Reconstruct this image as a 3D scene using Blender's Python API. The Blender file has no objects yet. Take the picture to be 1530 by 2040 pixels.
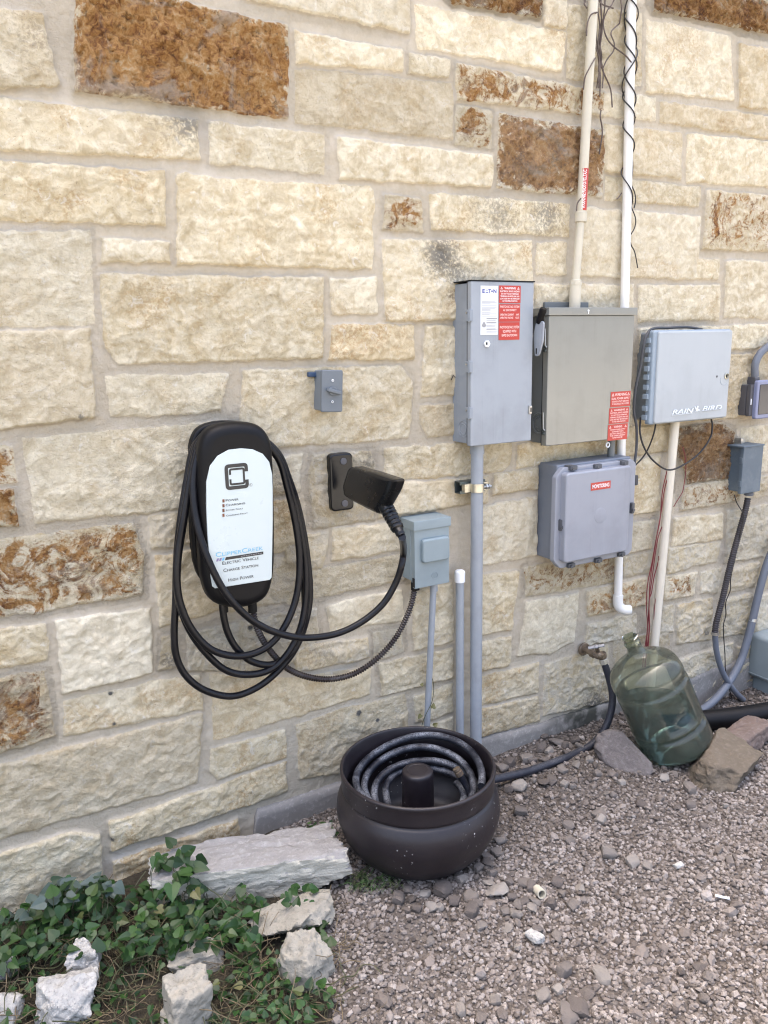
import bpy, bmesh, math, random
import numpy as np
from math import radians, sin, cos, pi
from mathutils import Vector, Matrix

random.seed(7)
rng = np.random.default_rng(7)
SC = bpy.context.scene
COL = SC.collection

# ---------------------------------------------------------------- camera, sky, sun, exposure
CAM_D, CAM_H, FPX = 2.08, 1.49, 1532.0          # metres from the wall, eye height, focal length in photo pixels
YAW, PITCH, ROLL = radians(28.63), radians(12.40), radians(-1.276)


def cam_axes():
    cy, sy, cp, sp, cr, sr = cos(YAW), sin(YAW), cos(PITCH), sin(PITCH), cos(ROLL), sin(ROLL)
    f = Vector((sy * cp, cy * cp, -sp))
    r = Vector((cy, -sy, 0.0))
    u = r.cross(f)
    return r * cr + u * sr, u * cr - r * sr, f


RGT, UPV, FWD = cam_axes()
EYE = Vector((0, -CAM_D, CAM_H))
cd = bpy.data.cameras.new("camera")
cd.sensor_fit = 'VERTICAL'
cd.sensor_height = 32.0
cd.lens = 32.0 * FPX / 2040.0
cd.clip_start = 0.05
cd.clip_end = 2000
cam = bpy.data.objects.new("camera", cd)
COL.objects.link(cam)
m = Matrix((RGT, UPV, -FWD)).transposed().to_4x4()
m.translation = EYE
cam.matrix_world = m
SC.camera = cam

SUN_EL, SUN_AZ = radians(75), radians(-20)      # behind the house: the wall and yard lie in its shade
W = bpy.data.worlds.new("World")
SC.world = W
W.use_nodes = True
wn = W.node_tree
wn.nodes.clear()
wo = wn.nodes.new('ShaderNodeOutputWorld')
wb = wn.nodes.new('ShaderNodeBackground')
ws = wn.nodes.new('ShaderNodeTexSky')
ws.sky_type = 'NISHITA'
ws.sun_disc = False
ws.sun_elevation = SUN_EL
ws.sun_rotation = SUN_AZ
ws.air_density = 0.9
ws.dust_density = 7.5
ws.ozone_density = 0.25
wb.inputs[1].default_value = 0.12
wn.links.new(ws.outputs[0], wb.inputs[0])
wn.links.new(wb.outputs[0], wo.inputs[0])

sd = bpy.data.lights.new("sun", 'SUN')
sd.energy = 3.5
sd.angle = radians(0.5)
sd.color = (1.0, 0.94, 0.82)
sun = bpy.data.objects.new("sun", sd)
COL.objects.link(sun)
tosun = Vector((sin(SUN_AZ) * cos(SUN_EL), cos(SUN_AZ) * cos(SUN_EL), sin(SUN_EL)))
sun.rotation_euler = tosun.to_track_quat('Z', 'Y').to_euler()
sun.location = (0, 4, 8)

SC.view_settings.view_transform = 'Standard'
SC.view_settings.look = 'None'
SC.view_settings.gamma = 1.0
SC.view_settings.exposure = 2.84
SC.cycles.use_denoising = True
SC.cycles.pixel_filter_type = 'BLACKMAN_HARRIS'
SC.cycles.filter_width = 1.15
SC.cycles.max_bounces = 8
SC.cycles.transmission_bounces = 8


def ray(px, py):
    return (RGT * ((px - 765) / FPX) - UPV * ((py - 1020) / FPX) + FWD)


def P(px, py, Y=0.0):
    """the place on the upright plane y = Y seen at a photo pixel"""
    d = ray(px, py)
    return EYE + d * ((CAM_D + Y) / d.y)


def G(px, py, z=0.0):
    d = ray(px, py)
    return EYE + d * ((z - CAM_H) / d.z)


def PX(px, py, X):
    d = ray(px, py)
    return EYE + d * (X / d.x)


# ---------------------------------------------------------------- tagging
def tag(o, label=None, cat=None, group=None, kind=None):
    if label: o['label'] = label
    if cat: o['category'] = cat
    if group: o['group'] = group
    if kind: o['kind'] = kind
    return o


def thing(name, loc, label, cat, group=None):
    o = bpy.data.objects.new(name, None)
    o.empty_display_size = 0.05
    COL.objects.link(o)
    o.location = loc
    return tag(o, label, cat, group)


def root_loc(p):
    v = Vector((0, 0, 0))
    while p is not None:
        v = v + p.location
        p = p.parent
    return v


# ---------------------------------------------------------------- mesh building
class MB:
    """collects shapes, in world metres, that become ONE mesh object"""

    def __init__(s):
        s.v = []
        s.f = []

    def add(s, vs, fs):
        o = len(s.v)
        s.v += [tuple(v) for v in vs]
        s.f += [tuple(i + o for i in f) for f in fs]
        return s

    def bm(s, b):
        b.verts.index_update()
        s.add([v.co for v in b.verts], [[v.index for v in f.verts] for f in b.faces])
        b.free()
        return s

    def box(s, x0, x1, y0, y1, z0, z1, r=0.002, seg=2, mat=None):
        b = bmesh.new()
        bmesh.ops.create_cube(b, size=1)
        sx, sy, sz = abs(x1 - x0), abs(y1 - y0), abs(z1 - z0)
        bmesh.ops.scale(b, vec=(sx, sy, sz), verts=b.verts)
        if r > 0:
            r = min(r, min(sx, sy, sz) * 0.45)
            bmesh.ops.bevel(b, geom=b.edges[:], offset=r, segments=seg, profile=0.5, affect='EDGES')
        bmesh.ops.translate(b, vec=((x0 + x1) / 2, (y0 + y1) / 2, (z0 + z1) / 2), verts=b.verts)
        if mat: bmesh.ops.transform(b, matrix=mat, verts=b.verts)
        return s.bm(b)

    def lathe(s, prof, n=32, M=None, cap=True):
        """profile of (radius, height) turned about z, placed by M"""
        vs, fs = [], []
        M = M or Matrix()
        for r, z in prof:
            for k in range(n):
                a = 2 * pi * k / n
                vs.append(M @ Vector((r * cos(a), r * sin(a), z)))
        for i in range(len(prof) - 1):
            for k in range(n):
                a, b = i * n + k, i * n + (k + 1) % n
                fs.append((a, b, b + n, a + n))
        if cap:
            fs.append(tuple(range(n - 1, -1, -1)))
            L = (len(prof) - 1) * n
            fs.append(tuple(range(L, L + n)))
        return s.add(vs, fs)

    def cyl(s, p, q, r, n=20, r2=None, bev=0.0):
        p, q = Vector(p), Vector(q)
        L = (q - p).length
        M = Matrix.Translation(p) @ (q - p).to_track_quat('Z', 'Y').to_matrix().to_4x4()
        r2 = r if r2 is None else r2
        if bev > 0:
            pr = [(r - bev, 0), (r, bev), (r2, L - bev), (r2 - bev, L)]
        else:
            pr = [(r, 0), (r2, L)]
        return s.lathe(pr, n, M)

    def tube(s, pts, r, n=10, cap=True, closed=False):
        pts = [Vector(p) for p in pts]
        N = len(pts)
        rs = r if hasattr(r, '__len__') else [r] * N
        t = [(pts[min(i + 1, N - 1)] - pts[max(i - 1, 0)]).normalized() for i in range(N)]
        u = t[0].orthogonal().normalized()
        vs, fs = [], []
        for i in range(N):
            if i:
                ax = t[i - 1].cross(t[i])
                if ax.length > 1e-9:
                    u = Matrix.Rotation(t[i - 1].angle(t[i]), 3, ax.normalized()) @ u
            u = (u - t[i] * u.dot(t[i])).normalized()
            w = t[i].cross(u)
            for k in range(n):
                a = 2 * pi * k / n
                vs.append(pts[i] + (u * cos(a) + w * sin(a)) * rs[i])
        for i in range(N - 1):
            for k in range(n):
                a, b = i * n + k, i * n + (k + 1) % n
                fs.append((a, b, b + n, a + n))
        if cap:
            fs.append(tuple(range(n - 1, -1, -1)))
            fs.append(tuple(range((N - 1) * n, N * n)))
        return s.add(vs, fs)

    def slab(s, outline, y0, y1, bevel=0.0, seg=4, back=True):
        """outline [(x,z)] counter-clockwise seen from the front (-y); y0 back, y1 front (smaller); front edge rounded"""
        rings = [(0.0, y0)]
        if bevel > 0:
            for k in range(seg + 1):
                a = pi / 2 * k / seg
                rings.append((bevel * (1 - cos(a)), y1 + bevel * (1 - sin(a))))
        else:
            rings.append((0.0, y1))
        o = [Vector(p) for p in outline]
        n = len(o)
        nor = []
        for i in range(n):
            e1 = (o[i] - o[i - 1]).normalized()
            e2 = (o[(i + 1) % n] - o[i]).normalized()
            n1, n2 = Vector((-e1.y, e1.x)), Vector((-e2.y, e2.x))
            b = (n1 + n2)
            b = b / max(0.3, b.length_squared / 2)
            nor.append(b)
        vs, fs = [], []
        for ins, y in rings:
            for i in range(n):
                q = o[i] + nor[i] * ins
                vs.append((q.x, y, q.y))
        for j in range(len(rings) - 1):
            for i in range(n):
                a, b = j * n + i, j * n + (i + 1) % n
                fs.append((a, b, b + n, a + n))
        L = (len(rings) - 1) * n
        fs.append(tuple(range(L, L + n)))
        if back: fs.append(tuple(range(n - 1, -1, -1)))
        return s.add(vs, fs)

    def flat(s, pts):
        return s.add(pts, [tuple(range(len(pts)))])

    def build(s, name, mat, parent=None, loc=None, angle=38, smooth=True):
        me = bpy.data.meshes.new(name)
        off = root_loc(parent) if parent is not None else (Vector(loc) if loc is not None else Vector((0, 0, 0)))
        me.from_pydata([(v[0] - off.x, v[1] - off.y, v[2] - off.z) for v in s.v], [], s.f)
        if smooth:
            me.polygons.foreach_set('use_smooth', [True] * len(me.polygons))
            me.set_sharp_from_angle(angle=radians(angle))
            big = [p.index for p in me.polygons if p.loop_total > 8]
            if big:      # large flat faces keep a hard border, so they shade flat
                key = set()
                for i in big:
                    vs = list(me.polygons[i].vertices)
                    key |= {(min(a, b), max(a, b)) for a, b in zip(vs, vs[1:] + vs[:1])}
                for ed in me.edges:
                    if (min(ed.vertices), max(ed.vertices)) in key: ed.use_edge_sharp = True
        me.materials.append(mat)
        o = bpy.data.objects.new(name, me)
        COL.objects.link(o)
        if parent is not None:
            o.parent = parent
        else:
            o.location = off
        if smooth and len(s.f) < 20000:
            w = o.modifiers.new('weighted', 'WEIGHTED_NORMAL')
            w.keep_sharp = True
        me.update()
        return o


def rounded(pts, rads, seg=6):
    """round the corners of a polygon [(x,z)]"""
    out = []
    n = len(pts)
    if not hasattr(rads, '__len__'): rads = [rads] * n
    for i in range(n):
        p, a, b = Vector(pts[i]), Vector(pts[i - 1]), Vector(pts[(i + 1) % n])
        d1, d2 = (a - p), (b - p)
        r = min(rads[i], d1.length * 0.49, d2.length * 0.49)
        if r <= 1e-6:
            out.append(tuple(p))
            continue
        s, e = p + d1.normalized() * r, p + d2.normalized() * r
        for k in range(seg + 1):
            t = k / seg
            q = s * (1 - t) ** 2 + p * (2 * t * (1 - t)) + e * t * t
            out.append(tuple(q))
    return out


def smooth(pts, n=8):
    """Catmull-Rom through the points"""
    P_ = [Vector(p) for p in pts]
    P_ = [P_[0] * 2 - P_[1]] + P_ + [P_[-1] * 2 - P_[-2]]
    out = []
    for i in range(1, len(P_) - 2):
        a, b, c, d = P_[i - 1:i + 3]
        for k in range(n):
            t = k / n
            out.append(0.5 * ((2 * b) + (c - a) * t + (2 * a - 5 * b + 4 * c - d) * t * t + (3 * b - a - 3 * c + d) * t ** 3))
    out.append(P_[-2])
    return out


def rect(x0, x1, z0, z1):
    return [(x0, z0), (x0, z1), (x1, z1), (x1, z0)][::-1]


def big_mesh(name, verts, faces, mat, smooth_=True, attrs=None, loc=(0, 0, 0), parent=None):
    """numpy mesh: verts (n,3), faces (m,k)"""
    me = bpy.data.meshes.new(name)
    nv, (nf, k) = len(verts), faces.shape
    v = verts.astype(np.float32) - np.array(loc, np.float32)
    me.vertices.add(nv)
    me.vertices.foreach_set('co', v.ravel())
    me.loops.add(nf * k)
    me.loops.foreach_set('vertex_index', faces.astype(np.int32).ravel())
    me.polygons.add(nf)
    me.polygons.foreach_set('loop_start', np.arange(0, nf * k, k, dtype=np.int32))
    me.update(calc_edges=True)
    me.polygons.foreach_set('use_smooth', np.full(nf, smooth_))
    for an, av in (attrs or {}).items():
        at = me.attributes.new(an, 'FLOAT', 'POINT')
        at.data.foreach_set('value', av.astype(np.float32).ravel())
    me.materials.append(mat)
    o = bpy.data.objects.new(name, me)
    COL.objects.link(o)
    if parent is not None:
        o.parent = parent
    else:
        o.location = loc
    return o


# ---------------------------------------------------------------- lettering
def text_geo(s, h, w=None, align='L', bold=0.0, shear=0.0, caps=None, space=1.0):
    """flat letters: list of (x, z) verts and faces; capital height h, optional total width w"""
    cu = bpy.data.curves.new('letters', 'FONT')
    cu.body = s
    cu.size = 1.0
    cu.offset = bold
    cu.shear = shear
    cu.resolution_u = 3
    cu.space_character = space
    if caps:
        cu.small_caps_scale = caps
        for ch, f in zip(s, cu.body_format): f.use_small_caps = True
    ob = bpy.data.objects.new('letters', cu)
    COL.objects.link(ob)
    dg = bpy.context.evaluated_depsgraph_get()
    me = bpy.data.meshes.new_from_object(ob.evaluated_get(dg))
    v = [tuple(q.co) for q in me.vertices]
    f = [tuple(q.vertices) for q in me.polygons]
    bpy.data.objects.remove(ob)
    bpy.data.curves.remove(cu)
    bpy.data.meshes.remove(me)
    if not v: return [], []
    k = h / 0.69
    x0, x1 = min(q[0] for q in v), max(q[0] for q in v)
    kx = k if w is None else w / max(1e-6, x1 - x0)
    W_ = (x1 - x0) * kx
    sh = {'L': 0, 'C': -W_ / 2, 'R': -W_}[align]
    return [((q[0] - x0) * kx + sh, q[1] * k) for q in v], f


def put_text(mb, s, x, y, z, h, **k):
    v, f = text_geo(s, h, **k)
    if v: mb.add([(x + a, y, z + b) for a, b in v], f)


def tri_sign(mb, x, y, z, s):
    """outlined warning triangle"""
    def tri(c, k):
        return [(x - k * 0.58, y, z + c), (x + k * 0.58, y, z + c), (x, y, z + c + k)]
    o, i = tri(0, s), tri(s * 0.17, s * 0.55)
    mb.add(o + i, [(0, 1, 4, 3), (1, 2, 5, 4), (2, 0, 3, 5)])
    mb.add([(x - s * .04, y, z + s * .3), (x + s * .04, y, z + s * .3), (x + s * .04, y, z + s * .52), (x - s * .04, y, z + s * .52)], [(0, 1, 2, 3)])


# ---------------------------------------------------------------- numpy noise
def _h(ix, iy, seed):
    h = (ix.astype(np.int64) * 374761393 + iy.astype(np.int64) * 668265263 + seed * 974711) & 0xffffffff
    h = ((h ^ (h >> 13)) * 1274126177) & 0xffffffff
    return ((h ^ (h >> 16)) & 0xffffff) / float(0xffffff)


def gn(x, y, seed=0):
    ix, iy = np.floor(x), np.floor(y)
    fx, fy = x - ix, y - iy
    ux, uy = fx ** 3 * (fx * (fx * 6 - 15) + 10), fy ** 3 * (fy * (fy * 6 - 15) + 10)
    def g(dx, dy):
        a = _h(ix + dx, iy + dy, seed) * 2 * pi
        return np.cos(a) * (fx - dx) + np.sin(a) * (fy - dy)
    a, b, c, d = g(0, 0), g(1, 0), g(0, 1), g(1, 1)
    return 1.4 * ((a * (1 - ux) + b * ux) * (1 - uy) + (c * (1 - ux) + d * ux) * uy)


def fbm(x, y, seed=0, o=4, gain=0.5):
    s, a = 0, 1.0
    for k in range(o):
        s = s + a * gn(x, y, seed + k * 17)
        x, y, a = x * 2.03 + 1.7, y * 2.03 - 3.1, a * gain
    return s


def ss(x, a, b):
    t = np.clip((x - a) / (b - a), 0, 1)
    return t * t * (3 - 2 * t)


# ---------------------------------------------------------------- materials
class NT:
    def __init__(s, name):
        s.m = bpy.data.materials.new(name)
        s.m.use_nodes = True
        s.t = s.m.node_tree
        s.b = s.t.nodes['Principled BSDF']
        s.c = None

    def n(s, typ, **kw):
        nd = s.t.nodes.new('ShaderNode' + typ)
        for k, v in kw.items():
            if k.startswith('i_'):
                s.put(nd.inputs[k[2:].replace('_', ' ')], v)
            elif k[0] == 'p' and k[1:].isdigit():
                s.put(nd.inputs[int(k[1:])], v)
            else:
                setattr(nd, k, v)
        return nd

    def put(s, inp, v):
        if isinstance(v, bpy.types.NodeSocket):
            s.t.links.new(v, inp)
        elif isinstance(v, bpy.types.Node):
            s.t.links.new(v.outputs[0], inp)
        else:
            if hasattr(inp.default_value, '__len__') and len(inp.default_value) == 4 and len(v) == 3: v = (*v, 1)
            inp.default_value = v

    def co(s):
        if s.c is None: s.c = s.n('TexCoord').outputs['Object']
        return s.c

    def noise(s, scale, detail=4, rough=0.5, dist=0.0, vec=None):
        return s.n('TexNoise', i_Vector=vec if vec is not None else s.co(), i_Scale=scale, i_Detail=detail, i_Roughness=rough, i_Distortion=dist).outputs[0]

    def vor(s, scale, feature='F1', vec=None):
        return s.n('TexVoronoi', feature=feature, i_Vector=vec if vec is not None else s.co(), i_Scale=scale)

    def ramp(s, fac, stops):
        r = s.n('ValToRGB', i_Fac=fac)
        e = r.color_ramp.elements
        while len(e) < len(stops): e.new(0.5)
        for el, (p, c) in zip(e, stops):
            el.position = p
            el.color = (*c, 1) if hasattr(c, '__len__') else (c, c, c, 1)
        return r.outputs[0]

    def mix(s, fac, a, b, mode='MIX'):
        nd = s.n('Mix', data_type='RGBA', blend_type=mode)
        s.put(nd.inputs[0], fac)
        s.put(nd.inputs[6], a)
        s.put(nd.inputs[7], b)
        return nd.outputs[2]

    def math(s, op, a, b=0.0, c=0.0, clamp=False):
        nd = s.n('Math', operation=op, use_clamp=clamp)
        for k, v in enumerate((a, b, c)): s.put(nd.inputs[k], v)
        return nd.outputs[0]

    def sstep(s, x, a, b):
        nd = s.n('MapRange', interpolation_type='SMOOTHSTEP')
        s.put(nd.inputs[0], x)
        s.put(nd.inputs[1], a)
        s.put(nd.inputs[2], b)
        return nd.outputs[0]

    def attr(s, name):
        return s.n('Attribute', attribute_name=name).outputs['Fac']

    def bump(s, h, strength=0.3, dist=0.002, prev=None):
        nd = s.n('Bump', i_Strength=strength, i_Distance=dist, i_Height=h)
        if prev is not None: s.put(nd.inputs['Normal'], prev)
        return nd.outputs[0]

    def out(s, color=None, rough=None, normal=None, **kw):
        if color is not None: s.put(s.b.inputs['Base Color'], color)
        if rough is not None: s.put(s.b.inputs['Roughness'], rough)
        if normal is not None: s.put(s.b.inputs['Normal'], normal)
        for k, v in kw.items(): s.put(s.b.inputs[k.replace('_', ' ')], v)
        return s.m


def surf(name, col, rough=0.5, dirt=0.12, dirt_col=None, scale=9.0, bump=0.06, metallic=0.0, spec=0.5, streak=False):
    """worn painted / plastic / metal surface: soft mottling, grime and a faint grain"""
    t = NT(name)
    c = Vector(col)
    dc = Vector(dirt_col) if dirt_col else c * 0.62 + Vector((0.02, 0.017, 0.012))
    n1 = t.noise(scale, 6, 0.62)
    vec = t.co()
    if streak:
        mp = t.n('Mapping', i_Vector=t.co(), i_Scale=(1, 1, 0.12))
        vec = mp.outputs[0]
    n2 = t.noise(scale * 5, 5, 0.6, vec=vec)
    f = t.math('MULTIPLY', t.sstep(n1, 0.42, 0.72), dirt * 2.2, clamp=True)
    c1 = t.mix(f, tuple(c), tuple(dc))
    f2 = t.math('MULTIPLY', t.sstep(n2, 0.5, 0.75), dirt, clamp=True)
    c2 = t.mix(f2, c1, tuple(c * 1.18))
    if streak:      # rain runs
        mp2 = t.n('Mapping', i_Vector=t.co(), i_Scale=(1, 1, 0.03))
        f3 = t.math('MULTIPLY', t.sstep(t.noise(70, 4, 0.6, vec=mp2.outputs[0]), 0.52, 0.72), t.sstep(n1, 0.35, 0.65))
        c2 = t.mix(t.math('MULTIPLY', f3, min(0.5, dirt * 1.8)), c2, tuple(dc))
    rr = t.math('MULTIPLY_ADD', n1, 0.22, rough - 0.11)
    g = t.noise(420, 2, 0.5)
    nm = t.bump(g, bump, 0.0008)
    nm = t.bump(t.noise(scale * 1.3, 2), 0.05, 0.004, nm)
    return t.out(c2, rr, nm, Metallic=metallic, Specular_IOR_Level=spec)


M = {}
M['disc_paint'] = surf('disc_paint', (.285, .312, .345), .42, .2, scale=7, streak=True)
M['disc_shaded'] = surf('disc_shaded', (.235, .265, .30), .45, .2, scale=7, streak=True)  # darker copy of the door paint: side shade put into the colour
M['steel_paint'] = surf('steel_paint', (.27, .272, .25), .33, .14, scale=6, metallic=.4, streak=True)
M['steel_shaded'] = surf('steel_shaded', (.13, .145, .15), .40, .14, scale=6)  # same cabinet paint darkened to stand for its shaded flank
M['mon_plastic'] = surf('mon_plastic', (.26, .275, .315), .45, .18, scale=6, streak=True)
M['mon_shaded'] = surf('mon_shaded', (.17, .19, .225), .5, .2, scale=6)  # lid plastic darkened, painting shade onto the case sides
M['clip_grey'] = surf('clip_grey', (.07, .075, .085), .5, .2)
M['pale_plastic'] = surf('pale_plastic', (.37, .40, .42), .42, .12, scale=5, bump=.1, streak=True)
M['pale_shaded'] = surf('pale_shaded', (.17, .19, .205), .45, .14, scale=5)  # door plastic darkened: the shade on the case is in this colour
M['pale_rim'] = surf('pale_rim', (.25, .305, .36), .42, .08, scale=5)
M['pale_letter'] = surf('pale_letter', (.66, .71, .75), .4, .02)
M['switch_grey'] = surf('switch_grey', (.13, .15, .17), .5, .10)
M['switch_side'] = surf('switch_side', (.15, .175, .20), .5, .12)
M['rec_grey'] = surf('rec_grey', (.22, .275, .30), .45, .14, scale=8)
M['box_blue'] = surf('box_blue', (.085, .115, .145), .5, .28, dirt_col=(.16, .19, .21), scale=14)
M['outlet_grey'] = surf('outlet_grey', (.075, .075, .085), .5, .1)
M['outlet_blue'] = surf('outlet_blue', (.20, .22, .33), .35, .06)
M['util_green'] = surf('util_green', (.235, .275, .285), .5, .12, scale=8)
M['conduit_grey'] = surf('conduit_grey', (.285, .31, .34), .5, .2, scale=10, streak=True)
M['conduit_dark'] = surf('conduit_dark', (.12, .135, .165), .5, .2, scale=10)
M['conduit_beige'] = surf('conduit_beige', (.53, .49, .39), .5, .13, scale=8, streak=True)
M['pvc_white'] = surf('pvc_white', (.74, .73, .70), .4, .08, scale=9, streak=True)
M['pvc_cream'] = surf('pvc_cream', (.66, .61, .51), .42, .10, scale=9, streak=True)
M['cap_white'] = surf('cap_white', (.78, .80, .82), .4, .05)
M['zinc'] = surf('zinc', (.50, .49, .46), .38, .2, metallic=.85, dirt_col=(.2, .18, .15), scale=30)
M['zinc_gold'] = surf('zinc_gold', (.52, .50, .42), .35, .2, metallic=.85, dirt_col=(.25, .2, .12), scale=30)
M['strut_steel'] = surf('strut_steel', (.10, .12, .12), .4, .2, metallic=.7, scale=20)
M['brass'] = surf('brass', (.22, .17, .12), .5, .4, metallic=.6, dirt_col=(.06, .05, .05), scale=60)
M['hose_ferrule'] = surf('hose_ferrule', (.55, .52, .45), .45, .3, metallic=.5, scale=50)
M['black_plastic'] = surf('black_plastic', (.0045, .0045, .0055), .46, .10, dirt_col=(.014, .0125, .011), scale=8, bump=.12, spec=.2)
M['black_core'] = surf('black_core', (.004, .004, .005), .5, .1, dirt_col=(.01, .01, .01), spec=.25)
M['black_wire'] = surf('black_wire', (.016, .014, .014), .5, .2, dirt_col=(.05, .045, .04), scale=20)
M['grey_cord'] = surf('grey_cord', (.05, .053, .06), .55, .2, scale=20)
M['white_panel'] = surf('white_panel', (.52, .585, .585), .3, .03, dirt_col=(.48, .53, .53), scale=6, bump=.02)
M['white_label'] = surf('white_label', (.64, .66, .68), .4, .03, bump=.02)
M['red_label'] = surf('red_label', (.42, .035, .025), .4, .12, dirt_col=(.38, .07, .045), scale=12, bump=.02)
M['pink_letter'] = surf('pink_letter', (.85, .62, .58), .4, .02, bump=.0)
M['white_letter'] = surf('white_letter', (.84, .80, .80), .4, .02, bump=.0)
M['ink'] = surf('ink', (.02, .02, .022), .4, .02, bump=.0)
M['ink_grey'] = surf('ink_grey', (.28, .28, .29), .4, .02, bump=.0)
M['ink_blue'] = surf('ink_blue', (.02, .03, .26), .4, .02, bump=.0)
M['cyan'] = surf('cyan', (.13, .42, .62), .4, .02, bump=.0)
M['mauve'] = surf('mauve', (.22, .18, .32), .4, .02, bump=.0)
M['led_brown'] = surf('led_brown', (.12, .035, .015), .35, .2, dirt_col=(.4, .14, .06), scale=160, bump=.0)
M['grey_sticker'] = surf('grey_sticker', (.22, .23, .22), .5, .5, dirt_col=(.10, .10, .10), scale=120)
M['red_wire'] = surf('red_wire', (.17, .022, .028), .5, .2, scale=20)
M['dry_vine'] = surf('dry_vine', (.085, .062, .052), .8, .4, dirt_col=(.18, .15, .13), scale=30)
M['hole_shade'] = surf('hole_shade', (.01, .01, .01), .8, .05)  # near-black standing in for the shade inside gaps, slots and openings
M['dark_glass'] = surf('dark_glass', (.035, .037, .045), .12, .05, bump=.0)
M['blue_clip'] = surf('blue_clip', (.03, .06, .12), .45, .2, scale=40)
M['conc'] = None


def rubber(name, col, dust, dust_amt, rough=.42, rib=None):
    t = NT(name)
    n1 = t.noise(11, 7, .7)
    n2 = t.noise(260, 4, .6)
    geo = t.n('NewGeometry')
    sep = t.n('SeparateXYZ', p0=geo.outputs['Normal'])
    up = t.sstep(sep.outputs[2], -.1, .9)
    f = t.math('MULTIPLY', t.sstep(n1, .38, .70), t.sstep(n2, .30, .66))
    f = t.math('MULTIPLY', f, t.math('MULTIPLY_ADD', up, .8, .2))
    f = t.math('MULTIPLY', f, dust_amt, clamp=True)
    c = t.mix(f, col, dust)
    nm = t.bump(n2, .12, .001)
    return t.out(c, t.math('MULTIPLY_ADD', f, .35, rough), nm, Specular_IOR_Level=.3)


M['cable'] = rubber('cable', (.0035, .0035, .0055), (.09, .09, .10), .34, .36)
M['hose'] = rubber('hose', (.008, .009, .015), (.30, .32, .36), .85, .45)
M['hose_dark'] = rubber('hose_dark', (.024, .026, .036), (.14, .14, .15), .6, .45)
M['flex'] = surf('flex', (.03, .022, .021), .32, .3, dirt_col=(.10, .09, .085), metallic=.45, scale=14)
M['corr'] = surf('corr', (.030, .026, .030), .5, .3, dirt_col=(.06, .05, .05), scale=14)
M['pot'] = None
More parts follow.
